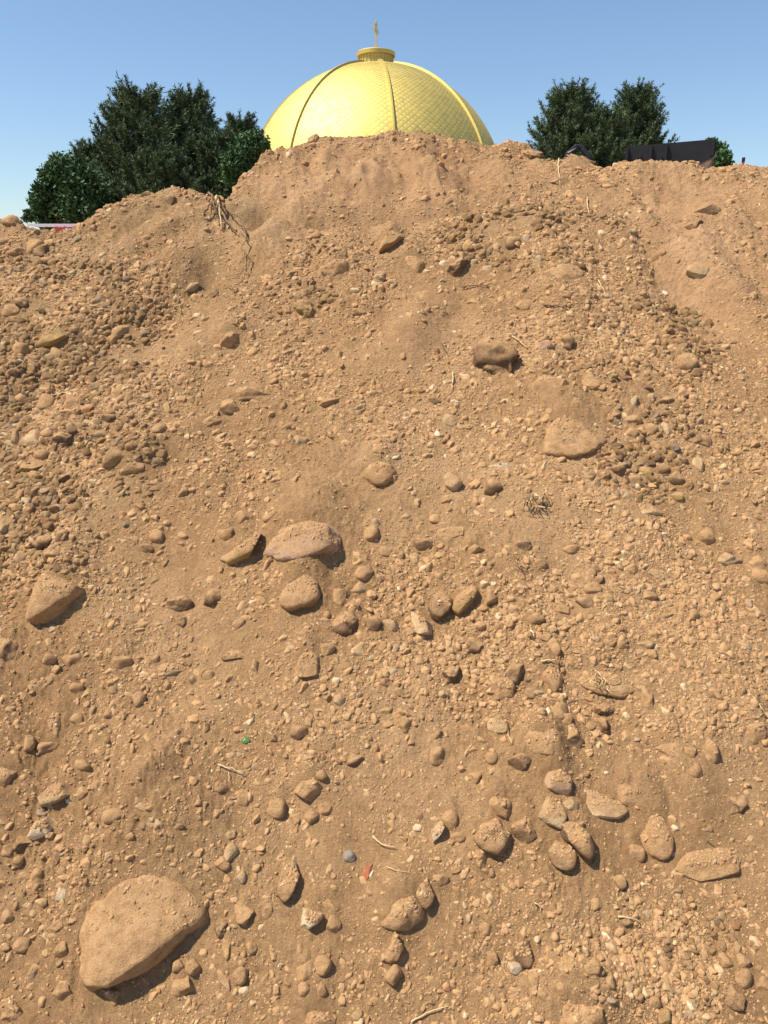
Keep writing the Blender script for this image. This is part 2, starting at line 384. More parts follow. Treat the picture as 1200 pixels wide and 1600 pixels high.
LIST = '''
5 1013 46 44 30 b b|dark boulder cut off by the picture edge below the heart-shaped boulder|the dark edge boulder
112 1035 28 24 0 b s
77 1038 22 18 0 b s
65 1067 55 26 35 b s|long half-buried lump pointing uphill below the dark edge boulder|the long buried lump
117 1080 24 20 10 b s
190 1038 30 23 0 b s
132 1065 17 15 0 b s
88 1138 32 44 10 b s|tall rounded lump in a trail of smaller rounded lumps|the tall rounded lump
122 1127 23 22 0 b s
77 1170 36 20 15 b s
45 1165 20 24 0 b s
172 1122 18 18 0 b s
10 1212 42 48 0 b s|rounded boulder cut by the picture edge above the pale grey rock|the rounded edge boulder
230 858 25 16 5 b b
210 842 18 15 0 b s
247 842 26 20 0 b s
283 946 40 25 0 b b|oval brown stone with a thin bright rim over smaller stones|the oval brown stone
332 935 32 26 40 b b
283 972 20 20 0 a b
277 992 16 13 0 b s
267 1048 38 22 15 a p|pale angular stone with a flat shaded side|the flat-sided pale stone
295 1036 20 16 0 a g
368 1025 44 22 15 a b|long brown angular stone lying level with a pale back|the long brown stone
398 1042 16 24 0 a p
302 1068 18 18 0 a b
327 1058 20 18 0 b s
217 1097 22 28 0 b s
235 1107 18 14 0 b s
248 1093 14 18 0 b s
373 975 20 17 0 b s
365 983 13 14 0 b s
387 967 14 18 0 a p
323 1138 22 14 0 b s
157 1135 14 11 0 a p
132 968 13 10 0 b p
145 918 16 18 0 a g
385 893 30 8 10 f b
353 837 28 22 0 b s
380 813 22 22 0 b s
8 822 28 34 0 a p|large pale stone at the picture edge in the gravel|the pale edge stone
33 815 16 14 0 a g
70 853 32 24 0 c b
100 860 20 22 0 b b
32 870 24 24 0 a p
80 868 14 10 0 a g
88 890 26 16 0 b s
108 840 16 12 0 b b
100 893 16 12 0 a p
116 812 16 12 0 b b
34 897 18 12 0 a p
125 855 12 14 0 a p
13 933 16 12 0 a g
423 817 26 16 20 b s
404 878 20 14 0 b s
530 933 22 36 5 b s|tall smooth half-buried stone beside the dome-shaped boulder|the smooth buried stone
560 920 28 21 0 a g
567 897 30 24 0 b s
593 903 15 12 0 b s
542 977 40 36 0 b b|pitted brown boulder below the dome-shaped boulder|the pitted boulder
582 977 26 22 0 b b
610 977 30 20 -30 a p
565 995 24 13 0 a p
510 1018 25 22 0 b s
556 1018 24 22 0 a p
447 1083 16 9 0 f g
530 1095 20 20 30 a p
500 1098 20 16 0 b s
498 1117 18 14 0 b s
520 1107 13 14 -50 f p
468 1148 28 26 0 b b
502 1140 14 15 0 b s
480 1128 16 14 0 b s
603 1113 24 15 10 f y
633 1133 18 26 -20 b y
613 1047 28 16 0 a p
582 1068 18 16 0 b s
602 1068 18 18 0 b s
647 1052 14 14 0 b s
708 1055 34 30 0 c b|crumbling dark clod falling apart into bits|the crumbling clod
745 1012 28 30 0 a b|angular brown stone with a small shadow over two pebbles|the angular brown stone
742 1037 18 14 0 b s
728 1043 16 16 0 b s
760 1067 14 16 0 a p
783 1077 38 32 0 b s
752 1100 16 20 0 a w
780 1132 40 26 0 b p|long pale rounded stone bent at its middle|the bent pale stone
768 1185 20 20 0 b s
685 1183 26 30 0 b s
555 1187 28 20 0 b b
535 1183 14 16 0 b s
710 833 50 28 5 f s|half-buried slab with a dark step at one end|the stepped slab
743 817 18 14 20 a b
743 860 28 18 0 a s
663 853 28 20 0 b b
653 870 18 12 0 b s
603 862 20 18 0 b s
618 885 16 14 0 b s
755 877 18 12 0 b s
767 937 26 28 0 c s
637 932 13 12 0 b p
648 932 11 11 0 a w
580 835 22 28 0 b s
713 912 14 10 0 b s
1000 1075 16 18 0 a p
1008 1008 28 15 10 b p
1018 1025 22 17 0 b s
1047 1003 12 14 0 b b
1072 1002 20 16 0 a p
1130 1012 24 16 40 b s
1053 1028 14 12 0 b w
1068 1038 10 20 25 f w
865 1018 22 32 0 b s
805 1053 34 36 0 b b|round dark brown stone beside a buried pale hump|the round dark stone
858 1062 38 44 0 b s|pale buried hump beside the round dark stone|the pale buried hump
828 1083 20 18 0 b s
1013 1093 26 36 0 b s
945 1107 36 22 0 c b|ragged dark clod just below the grass-draped boulder|the ragged dark clod
943 1133 24 24 0 c b
875 1117 32 28 0 b s
885 1128 18 18 0 b s
893 1150 44 40 0 b b|dark knobbly boulder with a bright pebble above it|the knobbly boulder
848 1165 58 50 0 b s|large smooth hump of soil-covered rock beside the knobbly boulder|the smooth hump
812 1190 34 26 0 b b
997 1150 13 20 0 b p
1047 1173 44 32 0 f s|flat buried stone with a straight lower edge beside a tall stone|the flat buried stone
1077 1180 20 18 0 b s
1110 1177 30 40 -10 a s|tall pointed stone rising from buried stones|the tall pointed stone
1180 1143 48 38 10 b s|large boulder at the picture edge with a dark underside|the far edge boulder
1083 1117 18 10 0 a p
1058 1118 18 16 0 b s
1163 1072 18 16 0 a p
1187 1047 14 18 0 a w
1088 1097 10 20 20 a p
1133 1100 22 14 -20 a p
1067 1107 18 16 0 b s
913 950 26 22 0 b b
883 957 26 16 0 b s
840 952 18 16 0 a p
837 970 28 18 0 b s
852 1000 24 18 0 b s
923 925 30 20 0 b s
980 922 16 18 0 b y
997 922 18 16 0 b s
1013 933 28 16 0 a s
987 892 18 20 0 b s
967 915 20 14 0 b s
937 908 22 18 0 a b
1025 898 42 16 -30 a p|cream and ochre splinter of rock with a dark underside|the cream splinter
865 890 16 11 10 a p
843 882 20 18 0 b s
893 858 26 16 0 b s
900 848 22 10 -15 f o
817 852 26 18 0 c b
975 862 18 14 0 c b
1040 962 28 12 10 f b
1083 962 20 18 0 b s
987 962 16 13 0 b s
1140 873 36 20 0 a p|pale stone with a shaded front beside a sausage-shaped stone|the shaded pale stone
1183 878 44 26 15 b s|sausage-shaped stone at the picture edge|the sausage-shaped stone
1190 902 30 22 -20 b s
1103 842 26 24 0 b s
1170 847 20 16 0 b s
1188 855 20 14 0 b b
1145 857 16 16 0 b s
1177 825 14 16 30 a k
1190 1000 18 10 0 a k
1188 965 16 12 0 b s
178 1555 48 28 0 c s|earthy clod tucked beneath the largest boulder|the tucked clod
108 1260 20 18 20 a w
131 1252 18 18 0 b s
155 1245 26 20 20 a p
125 1223 14 16 0 b b
140 1223 14 15 0 a k
133 1205 26 16 0 b s
35 1322 34 28 10 b b|dark rounded stone below the two-faced cream rock|the dark rounded stone
12 1328 22 20 0 b s
342 1285 46 54 0 c s|lumpy upright boulder with a shadow along one side|the lumpy upright boulder
292 1312 46 32 0 a s|wedge-like pale stone beside the lumpy upright boulder|the pale wedge stone
322 1355 16 16 0 b s
347 1368 24 20 0 b s
360 1347 22 28 0 b p
378 1378 22 26 0 a p
372 1360 12 10 0 b b
183 1317 32 24 0 b s
97 1402 20 19 0 a w
48 1417 18 14 0 b k
233 1325 30 12 -15 f p
14 1432 20 18 0 b s
23 1417 14 14 0 b s
52 1430 15 15 0 b s
67 1448 20 14 0 b s
90 1453 22 18 0 b s
37 1475 26 24 0 b s
97 1485 24 20 0 b s
67 1490 16 16 0 b s
52 1522 16 28 -20 a p
97 1553 30 24 0 b s
100 1537 18 16 0 b s
15 1582 40 32 0 b s|rounded boulder in the bottom corner below the largest boulder|the corner boulder
288 1543 34 30 0 b s
303 1515 24 22 0 b s
280 1515 24 20 0 b s
350 1533 34 14 -45 f p
375 1525 26 32 0 b s
347 1452 26 34 20 c b|curved dark clod beside the largest boulder|the curved clod
383 1430 36 36 0 b s
355 1487 16 30 10 b s
380 1258 20 28 0 b s
347 1253 22 18 0 b s
313 1254 16 16 0 b s
67 1565 18 16 0 b s
60 1370 18 22 0 b s
30 1347 18 18 0 b s
392 1483 18 18 0 b s
505 1218 22 18 0 b y
505 1262 22 20 0 b s
488 1278 24 22 0 b s
513 1282 22 14 10 b s
433 1267 30 28 0 b s
463 1297 18 12 20 a w
630 1283 15 16 0 b s
517 1418 18 34 30 f s
518 1450 26 26 0 b s
417 1424 18 22 0 b s
525 1388 16 13 0 a k
537 1465 12 12 0 a w
478 1527 28 30 0 b s
505 1523 26 30 0 b s
475 1553 20 20 0 b s
545 1525 14 16 0 a k
573 1522 20 10 15 a w
535 1545 13 15 0 b s
503 1560 16 22 0 a s
497 1592 64 46 10 b s|large dusty boulder cut by the bottom edge below the pear-shaped stone|the bottom boulder
557 1588 22 18 20 b s
705 1285 28 30 0 b s
728 1292 16 20 0 b s
715 1308 26 16 0 b s
777 1262 40 40 0 b s|round dusty boulder sprinkled with grit above the lumpy brown boulder|the gritty round boulder
750 1343 22 38 0 b s
690 1375 24 20 0 b s
743 1213 18 20 0 b s
733 1220 16 16 0 a y
752 1233 14 14 0 a k
457 1343 16 13 0 b s
438 1337 14 16 0 b s
770 1500 22 22 0 b s
748 1512 14 14 0 b s
672 1477 11 11 0 b s
675 1490 14 12 0 b s
712 1547 20 13 0 b s
760 1450 24 20 0 b s
755 1473 14 13 0 b s
795 1505 14 18 0 a w
893 1262 26 22 0 a p
822 1298 42 40 0 b b|round pitted boulder between the lumpy brown boulder and the dark rock|the pitted round boulder
982 1243 38 36 0 b s|rounded stone behind the long pale slab|the stone behind the slab
1003 1223 20 20 0 b s
1085 1217 22 22 0 b s
992 1333 28 28 0 b s
1150 1257 36 32 0 c b|dark clod in smooth soil above the sunken slab|the dark soil clod
1190 1282 18 16 0 b p
1052 1295 13 16 0 b b
935 1380 18 14 20 a p
968 1378 20 20 0 b s
950 1360 10 16 0 a p
968 1318 11 12 0 a p
1013 1375 16 14 0 b b
932 1418 20 18 0 b s
980 1440 24 18 0 b b
997 1432 12 12 0 a g
870 1437 14 22 0 b s
820 1487 36 42 0 b b|tall rounded brown stone beside a cream block|the tall rounded stone
893 1523 40 34 0 b s|plump round stone with a shadow beneath, near the bottom edge|the plump round stone
925 1518 24 20 0 b s
808 1512 24 20 0 a w
833 1537 18 24 0 b s
900 1584 90 48 10 b s|broad buried boulder at the bottom edge|the broad bottom boulder
875 1547 26 34 0 b s
850 1560 34 28 0 b s
953 1533 18 22 0 b y
970 1538 16 15 0 a w
982 1523 14 10 0 a g
1045 1510 14 18 0 a g
1052 1525 12 18 0 b k
1043 1543 18 18 0 a p
1023 1565 20 18 0 b s
1135 1505 22 22 0 b s
1160 1508 24 26 0 a s
1160 1533 26 26 0 b s
1152 1560 36 34 0 a b|angular brown stone below a pile of round stones in the bottom corner|the angular corner stone
1187 1538 20 20 0 b s
1080 1568 22 20 0 a w
1103 1590 20 16 0 a p
1062 1583 16 20 0 b s
1037 1590 22 22 0 b y
1150 1483 20 16 0 b s
1177 1445 14 12 0 a w
35 478 24 20 0 c b
17 488 28 18 0 b s
92 553 24 22 0 b s
33 550 28 18 0 b s
197 520 44 28 35 b s|earthy half-buried lump at the edge of the dense rubble|the earthy rubble lump
20 585 28 20 0 c b
70 573 20 14 0 a y
103 575 16 16 0 a b
110 630 26 18 0 b s
72 632 28 24 0 b s
137 640 28 20 10 a o|orange stone in the dense rubble|the orange stone
168 593 24 10 5 f b
198 607 16 18 0 a g
228 620 16 14 0 b s
35 623 24 18 0 b s
51 648 12 14 0 a g
37 667 20 20 0 b s
33 657 20 14 0 b s
50 687 32 24 0 a p|pale block in the middle of the dense rubble|the pale rubble block
25 687 20 26 20 a p
97 690 36 24 0 c b|brown clod heaped among the rubble beside the pale rubble block|the brown rubble clod
110 675 22 20 0 b b
75 676 22 16 0 b s
155 678 36 16 15 a p|pale slanted flat stone at the rubble's edge|the slanted rubble stone
172 655 28 18 0 a b
67 712 24 18 0 b s
47 730 42 24 5 a y|wide ochre-brown stone in the rubble|the wide rubble stone
25 758 20 12 0 a s
30 772 12 28 -15 a y
42 783 26 14 0 a w
55 768 22 14 0 a s
103 748 30 18 35 a b
250 672 26 14 10 b s
230 673 20 10 20 b s
207 730 44 22 25 b s|smooth buried lump with a shaded tip in a patch of fine soil|the smooth soil lump
177 717 36 26 30 b s
358 533 44 34 35 b s|smooth sloping pale hump in fine soil|the sloping pale hump
358 635 36 28 -10 b b|rounded brown stone tucked under a long flat one|the tucked brown stone
390 615 58 22 0 b b|long flat brown stone with smaller stone at its tail|the long flat brown stone
330 660 34 14 25 b s
323 593 16 14 0 b b
367 598 20 14 0 b y
133 510 18 14 0 b s
90 507 28 10 0 a s
143 483 16 20 0 a p
138 450 14 9 0 a p
478 483 42 30 -10 c y|oval ochre-brown clod on the upper slope|the oval ochre clod
430 506 26 12 10 b w
560 487 24 14 0 b b
521 423 46 30 30 b s|smooth pale drift-covered hump on the upper slope|the drift-covered hump
645 413 48 36 0 b s|broad soil-covered hump below the tilted brown stone|the broad soil hump
715 417 36 28 10 c b|rough dark clod beside the broad soil hump|the rough dark clod
663 460 34 14 10 f s
515 627 38 16 5 a s
577 647 20 16 20 a b
470 668 16 12 0 a b
540 688 20 16 0 a b
703 658 32 20 -15 f p|thin flat pale slab lying flush on the soil|the thin flat slab
683 628 24 14 -10 a b
767 767 32 30 0 b b|round brown stone below white flat pieces|the round brown stone
785 728 40 9 0 f w|white flat stone lying above smaller white pieces|the white flat stone
775 740 22 10 0 a w
795 740 12 14 0 a w
750 640 20 14 20 a p
468 583 18 16 0 b b
450 580 18 16 0 b s
433 748 20 14 0 b s
482 717 18 14 0 b s
473 693 24 18 0 b p
633 655 20 14 0 b b
653 657 14 14 0 b s
695 700 20 9 20 f p
850 582 16 14 0 b k
848 552 26 18 10 a k|pale pink stone above the triangular boulder|the pale pink stone
888 540 30 28 0 c b|dark rough stone on the upper slope near the pale pink stone|the dark rough stone
878 563 18 14 0 b s
922 602 36 24 -20 b s|smooth hump with dark underside beside the triangular boulder|the dark-bellied hump
880 427 60 26 0 f s|wide flush slab of earth near the top of the slope|the wide flush slab
1087 425 36 32 10 a p|pale blocky lump in the smooth chute of soil|the chute block
1037 458 14 10 0 a w
992 443 20 14 0 a p
1107 540 20 14 0 a b
1150 537 18 14 10 c b
1133 543 16 12 0 b s
977 563 18 12 0 a p
1007 547 18 12 0 b b
1047 578 22 14 0 b b
1073 570 32 24 0 b s
1040 627 26 14 10 a b
1030 698 34 18 -15 a s
968 733 30 20 10 c b
1008 738 22 20 30 a y
1037 733 26 20 0 a b
1057 750 24 22 0 b b
1090 727 24 34 0 a p|tall pale ochre block in the stony band|the tall pale block
1133 743 20 16 -20 a w
1100 690 24 20 0 c b
1018 677 18 20 30 b s
1040 672 18 20 30 a p
987 680 22 18 0 b s
990 660 26 18 0 c s
1060 777 18 18 30 a y
1017 760 18 14 20 a w
1093 780 46 20 0 a s
1013 797 44 22 0 f p|tan pale slab showing flat in the soil|the tan pale slab
1133 615 20 12 0 b s
1175 623 20 12 10 b s
855 647 24 12 0 b b
820 672 24 12 10 f p
990 750 22 16 0 b s
228 302 19 11 20 a b|dark stone sitting on the crest before the pines|the dark crest stone
268 311 20 20 45 a b|brown slanted stone just under the crest before the pines|the slanted crest stone
55 388 28 22 30 c s
66 395 28 24 30 c b
72 408 28 14 0 c b
30 397 26 14 0 c s
188 380 16 10 15 a p
170 376 7 12 0 a b
193 388 9 9 0 a b
210 428 13 10 20 a p
226 320 14 8 10 a s
18 346 30 20 0 c s|crumbly lump of earth standing on the low crest|the crumbly crest lump
345 318 20 18 -20 c b|dark earthy knob holding the root tangle|the root knob
485 340 18 12 0 c b
485 402 13 12 0 b b
532 322 14 10 0 b s
575 392 12 11 30 a b
536 394 16 10 0 b s
434 443 16 10 20 a p
460 462 18 12 0 b b
485 211 18 16 30 c g|greyish pointed clod on the crest before the golden dome|the pointed crest clod
722 222 13 11 -20 a b
651 350 14 12 -30 a p
799 382 28 22 0 a b|dark angular stone in the stony band below the crest|the dark band stone
820 399 20 14 0 a g
795 347 13 13 0 a b
818 335 20 14 0 c b
775 385 26 12 0 b s
747 330 22 14 10 b s
625 301 9 12 0 a b
820 477 28 20 0 c s
830 243 42 20 -10 c b|dark crumbling clod on the crest before the right pines|the dark crest clod
905 250 52 24 -5 c b|large crumbly overhanging clod under the crest|the overhanging crest clod
872 285 34 14 10 f b
1107 328 42 20 15 a b|dark slab jutting from smooth soil under the black steel bed|the jutting dark slab
1087 353 30 18 20 a b|dark wedge-shaped rock just below the jutting dark slab|the dark wedge rock
1132 367 20 10 10 b b
1070 342 14 8 0 a p
1040 246 22 9 0 b s
1070 247 12 8 0 b s
1175 273 18 10 0 a p
892 348 18 12 0 a s
1142 315 18 12 0 b s
850 505 20 16 0 c s
300 450 26 14 40 c g
285 470 22 12 30 c g
'''
rocks = []
for ln in POLY.strip().splitlines():
    a, lab, short, pts = ln.split('|'); fm, tn = a.split()
    p = np.array([[float(q) for q in s.split(',')] for s in pts.split()])
    c = (p.min(0) + p.max(0)) / 2; w, h = p.max(0) - p.min(0)
    rocks.append(dict(c=c, w=w, h=h, rot=0, form=fm, tone=tn, label=lab, short=short, poly=p - c))
for ln in LIST.strip().splitlines():
    q = ln.split('|'); a = q[0].split()
    rocks.append(dict(c=np.array([float(a[0]), float(a[1])]), w=float(a[2]), h=float(a[3]), rot=float(a[4]), form=a[5], tone=a[6],
                      label=q[1] if len(q) > 1 else None, short=q[2] if len(q) > 2 else None, poly=None))
rocks.sort(key=lambda r: -(r['w'] * r['h'] + (1e6 if r['label'] else 0)))
N_IND = 296
small = rocks[N_IND:]; rocks = rocks[:N_IND]

# soil banked up against the uphill side of the sunken stones
P0, N0 = grid_normals()
PB, NB = P0, N0                                           # the slope before the banking: stones sit on this
bank = np.zeros_like(ZZ)
for r in rocks:
    r['ij'] = spot(*r['c'])
    if max(r['w'], r['h']) < 26: continue
    i, j = r['ij']; sc = PD[i, j] / F; s = 0.5 * max(r['w'], r['h']) * sc
    up_amt = {'s': 0.68, 'k': 0.45}.get(r['tone'], 0.25)
    x0, y0 = XX[i, j], YY[i, j] + 0.75 * s
    if r['poly'] is not None and r['tone'] in 'sk': up_amt = 0.8; y0 = YY[i, j] + 0.85 * s
    bank = np.maximum(bank, up_amt * 0.55 * min(r['w'], r['h']) * sc * np.exp(-((XX - x0) / (1.0 * s)) ** 2 - ((YY - y0) / np.where(YY > y0, 1.5 * s, 0.75 * s)) ** 2))
ZZ = ZZ + bank * np.clip(near * 4, 0, 1)
P0, N0 = grid_normals(); PX, PY, PD = project(XX, YY, ZZ)

nr, nc = XX.shape
idx = np.arange(nr * nc).reshape(nr, nc)
quads = np.stack([idx[:-1, :-1], idx[:-1, 1:], idx[1:, 1:], idx[1:, :-1]], -1).reshape(-1, 4)
heap_me = np_mesh('dirt_heap', P0.reshape(-1, 3), quads, M_SOIL, smooth=True, quads=True)
def blob(px, py, rx, ry): return np.exp(-((PX - px) / rx) ** 2 - ((PY - py) / ry) ** 2)
damp = np.clip(1.0 * blob(290, 430, 70, 45) + 0.8 * blob(360, 330, 45, 25) + 0.95 * blob(60, 560, 170, 220) + 0.4 * blob(40, 820, 90, 90) + 0.5 * blob(210, 330, 110, 40) + 0.5 * blob(650, 410, 60, 30) + 0.4 * blob(840, 245, 60, 20) + 0.5 * blob(800, 340, 120, 40), 0, 1)
pale = np.clip(0.9 * blob(600, 280, 240, 55) + 0.9 * blob(1080, 380, 150, 160) + 0.6 * blob(640, 520, 60, 60) + 0.5 * blob(40, 370, 60, 30), 0, 1)
tint = np.stack([damp, pale, np.zeros_like(damp)], -1).reshape(-1, 3).astype(np.float32)
heap_me.attributes.new('tint', 'FLOAT_VECTOR', 'POINT').data.foreach_set('vector', tint.ravel())
heap = link('dirt_heap', heap_me); heap['kind'] = 'structure'

# ------------------------------------------------------------------ stone meshes
ICO = {}
for sd_ in (2, 3, 4, 5):
    bm = bmesh.new(); bmesh.ops.create_icosphere(bm, subdivisions=sd_, radius=1)
    v = np.array([x.co[:] for x in bm.verts]); f = np.array([[l.vert.index for l in q.loops] for q in bm.faces])
    e = np.array([[q.verts[0].index, q.verts[1].index] for q in bm.edges]); bm.free()
    ICO[sd_] = (v, f, e)
def waves(p, freq, n=10):
    k = rng.normal(size=(n, 3)); k = k / np.linalg.norm(k, axis=1, keepdims=True) * freq * rng.uniform(0.6, 1.6, (n, 1))
    return np.sin(p @ k.T + rng.uniform(0, 6.28, n)).sum(1) / math.sqrt(n)
def smooth_v(p, e, it):
    for _ in range(it):
        s = np.zeros_like(p); c = np.zeros(len(p))
        np.add.at(s, e[:, 0], p[e[:, 1]]); np.add.at(s, e[:, 1], p[e[:, 0]])
        np.add.at(c, e[:, 0], 1); np.add.at(c, e[:, 1], 1)
        p = 0.4 * p + 0.6 * s / c[:, None]
    return p
def clip(p, n, d):
    n = np.asarray(n) / np.linalg.norm(n)
    return p - np.maximum(0, p @ n - d)[:, None] * n
def stone_shape(form, sub, poly=None):
    """unit stone (half extents 1,1,1), axes: across, up the slope, out of the slope"""
    v, f, e = ICO[sub]; p = v.copy()
    if poly is not None:
        p = p * np.array([1.45, 1.45, 1.1])
        for _ in range(2):
            m = len(poly)
            for a in range(m):
                d0 = poly[(a + 1) % m] - poly[a]
                n2 = np.array([d0[1], -d0[0]]); n2 = n2 / np.linalg.norm(n2)
                if n2 @ (poly[a] + poly[(a + 1) % m]) < 0: n2 = -n2
                dd = n2 @ poly[a]
                t = R(rng.uniform(4, 24)) if n2[1] > -0.2 else R(rng.uniform(-16, 2))
                p = clip(p, (n2[0] * math.cos(t), n2[1] * math.cos(t), math.sin(t)), dd * math.cos(t) + 0.12 * math.sin(t))
        nt_ = 3 if form == 'a' else 1
    else:
        nt_ = {'a': 13, 'f': 9, 'b': 8, 'c': 9}[form]
    for _ in range(nt_):
        n = rng.normal(size=3); n[2] = abs(n[2]) * (1.4 if poly is not None else 1)
        p = clip(p, n, rng.uniform(0.78, 1.0) if poly is not None else rng.uniform(*{'a': (0.45, 0.8), 'f': (0.55, 0.85), 'b': (0.52, 0.86), 'c': (0.5, 0.9)}[form]))
    amp = {'a': 0.045, 'f': 0.04, 'b': 0.065, 'c': 0.15}[form]
    it = {'a': 1, 'f': 1, 'b': 1, 'c': 1}[form] * (1 if sub <= 3 else 2 if sub == 4 else 4) * (2 if poly is not None and form == 'b' else 1)
    if form in 'af': it = max(0, it - (1 if sub <= 3 else 2))
    p = smooth_v(p, e, it if poly is not None or sub > 3 or form != 'a' else 0)
    nrm = p / (np.linalg.norm(p, axis=1, keepdims=True) + 1e-9)
    disp = amp * waves(p, 3.2) + 0.5 * amp * waves(p, 8)
    disp += (0.3 * amp) * waves(p, 17, 14)
    if sub >= 4: disp += (0.2 * amp) * waves(p, 38, 16)
    if form == 'c': disp += 0.10 * np.abs(waves(p, 12, 14)) + 0.04 * waves(p, 28, 14)
    p = p + nrm * disp[:, None]
    if poly is None:
        p = p / np.abs(p).max(0)
    return p, f
def frame_at(i, j, rot, level=0.0, lift=1.0):
    n = Vector(NB[max(0, i - 9):i + 10, max(0, j - 9):j + 10].reshape(-1, 3).mean(0)).normalized()
    P = Vector(PB[i, j]).lerp(Vector(P0[i, j]), lift); v = (Vector((0, 0, CAM_Z)) - P).normalized()
    e3 = (n * 0.78 + v * 0.22 + Vector((0, 0, level))).normalized()
    e1 = Vector((1, 0, 0)); e1 = (e1 - e3 * e1.dot(e3)).normalized(); e2 = e3.cross(e1)
    a = R(rot)
    k = min(1.6, (1 / max(0.3, e3.dot(v))) ** 0.7)
    return P, e1 * math.cos(a) + e2 * (k * math.sin(a)), e2 * (k * math.cos(a)) - e1 * math.sin(a), e3
def build_stone(r, name):
    i, j = r['ij']; P, e1, e2, e3 = frame_at(i, j, r['rot'], 0.09 if r['tone'] in 'sk' and max(r['w'], r['h']) > 40 else 0.0, 0.62 if max(r['w'], r['h']) > 32 else 1.0)
    sc = PD[i, j] / F; w, h = r['w'] * sc / 2, r['h'] * sc / 2
    if r['poly'] is None: w *= 1.13; h *= 1.13
    mx = max(r['w'], r['h'])
    sub = 5 if mx > 85 else 4 if mx > 32 else 3
    if r['poly'] is not None:
        q = r['poly'] * np.array([1, -1]) / np.array([r['w'] / 2, r['h'] / 2])
        p, f = stone_shape(r['form'], sub, q)
    else:
        p, f = stone_shape(r['form'], sub)
    dep = (0.85 if mx > 90 and r['form'] == 'b' else 1.0) * (1.15 if mx <= 40 else 1.0) * {'b': 0.8, 'a': 0.8, 'f': 0.5, 'c': 0.8}[r['form']] * min(w, h) ** 0.7 * max(w, h) ** 0.3
    sink = {'s': 0.46 if mx > 90 else 0.32, 'k': 0.26}.get(r['tone'], 0.1) * dep * (1 if mx > 40 else 0.1)
    if r['form'] == 'f': sink = 0.25 * dep
    p = p * np.array([w, h, dep])
    B = np.array([e1[:], e2[:], e3[:]])
    base = P - e3 * (sink if mx > 20 else 0)
    wv = p @ B
    me = np_mesh(name, wv, f, M_ROCK[r['tone']], smooth=True)
    o = link(name, me); o.location = base
    if mx > 36:                                          # grit lying on the broad stones
        fv = wv[f]; nn = np.cross(fv[:, 1] - fv[:, 0], fv[:, 2] - fv[:, 0]); ar = np.linalg.norm(nn, axis=1); nn /= ar[:, None] + 1e-12
        ok = ar * (nn @ np.array([0, -0.35, 0.94]) > 0.78) * (fv.mean(1) @ np.array(e2[:]) > -0.25 * h)
        if ok.sum() > 0:
            q = rng.choice(len(f), int(min(420, 0.045 * r['w'] * r['h'])), p=ok / ok.sum())
            bc = rng.dirichlet((1, 1, 1), len(q))
            GRIT.append(((fv[q] * bc[..., None]).sum(1) + np.array(base[:]), nn[q], np.minimum(0.0022 * (1 - rng.random(len(q))) ** -0.5, 0.009)))
    return o
GRIT = []

TONE_W = {'s': 'dusty tan', 'b': 'dark brown', 'p': 'pale cream', 'g': 'greyish', 'y': 'ochre', 'o': 'orange', 'k': 'pale pinkish', 'w': 'whitish'}
FORM_W = {'b': 'rounded stone', 'a': 'angular stone', 'f': 'flat stone', 'c': 'earth clod'}
lands = [r for r in rocks if r['short']]
used = set(r['label'] for r in rocks if r['label'])
def rel(c, L):
    d = c - L['c']; x, y = d[0], d[1]
    if abs(x) < 0.5 * abs(y): return 'directly below' if y > 0 else 'directly above'
    if abs(y) < 0.5 * abs(x): return 'level with and right of' if x > 0 else 'level with and left of'
    return ('below' if y > 0 else 'above') + (' and right of' if x > 0 else ' and left of')
def auto_label(r):
    m = max(r['w'], r['h'])
    size = 'tiny' if m < 18 else 'small' if m < 23 else 'medium' if m < 32 else 'sizeable'
    if r['h'] > 1.3 * r['w']: size += ' upright'
    elif r['w'] > 1.6 * r['h']: size += ' elongated'
    near_ = sorted(lands, key=lambda L: np.linalg.norm(L['c'] - r['c']))
    head = f"{size} {TONE_W[r['tone']]} {FORM_W[r['form']]}"
    for L in near_[:3]:
        lab = f"{head} {rel(r['c'], L)} {L['short']}"
        if lab not in used and len(lab.split()) <= 16: used.add(lab); return lab
    a, b = near_[0]['short'], near_[1]['short']
    for lab in (f"{head} between {a} and {b}", f"{head} near {a}, further out than its twin", f"{head} close by {b}"):
        if lab not in used and len(lab.split()) <= 16: used.add(lab); return lab
    lab = f"{head} in the loose soil near {near_[2]['short']}"; used.add(lab); return lab
for r in rocks:
    big = max(r['w'], r['h']) > 42
    name = 'dirt_clod' if r['form'] == 'c' else 'boulder' if big and r['form'] == 'b' else 'rock'
    o = build_stone(r, name)
    tag(o, r['label'] or auto_label(r), {'dirt_clod': 'dirt clod', 'boulder': 'boulder', 'rock': 'rock'}[name],
        {'dirt_clod': 'clods of earth on the heap', 'boulder': 'boulders in the dirt heap', 'rock': 'rocks lying on the dirt heap'}[name])

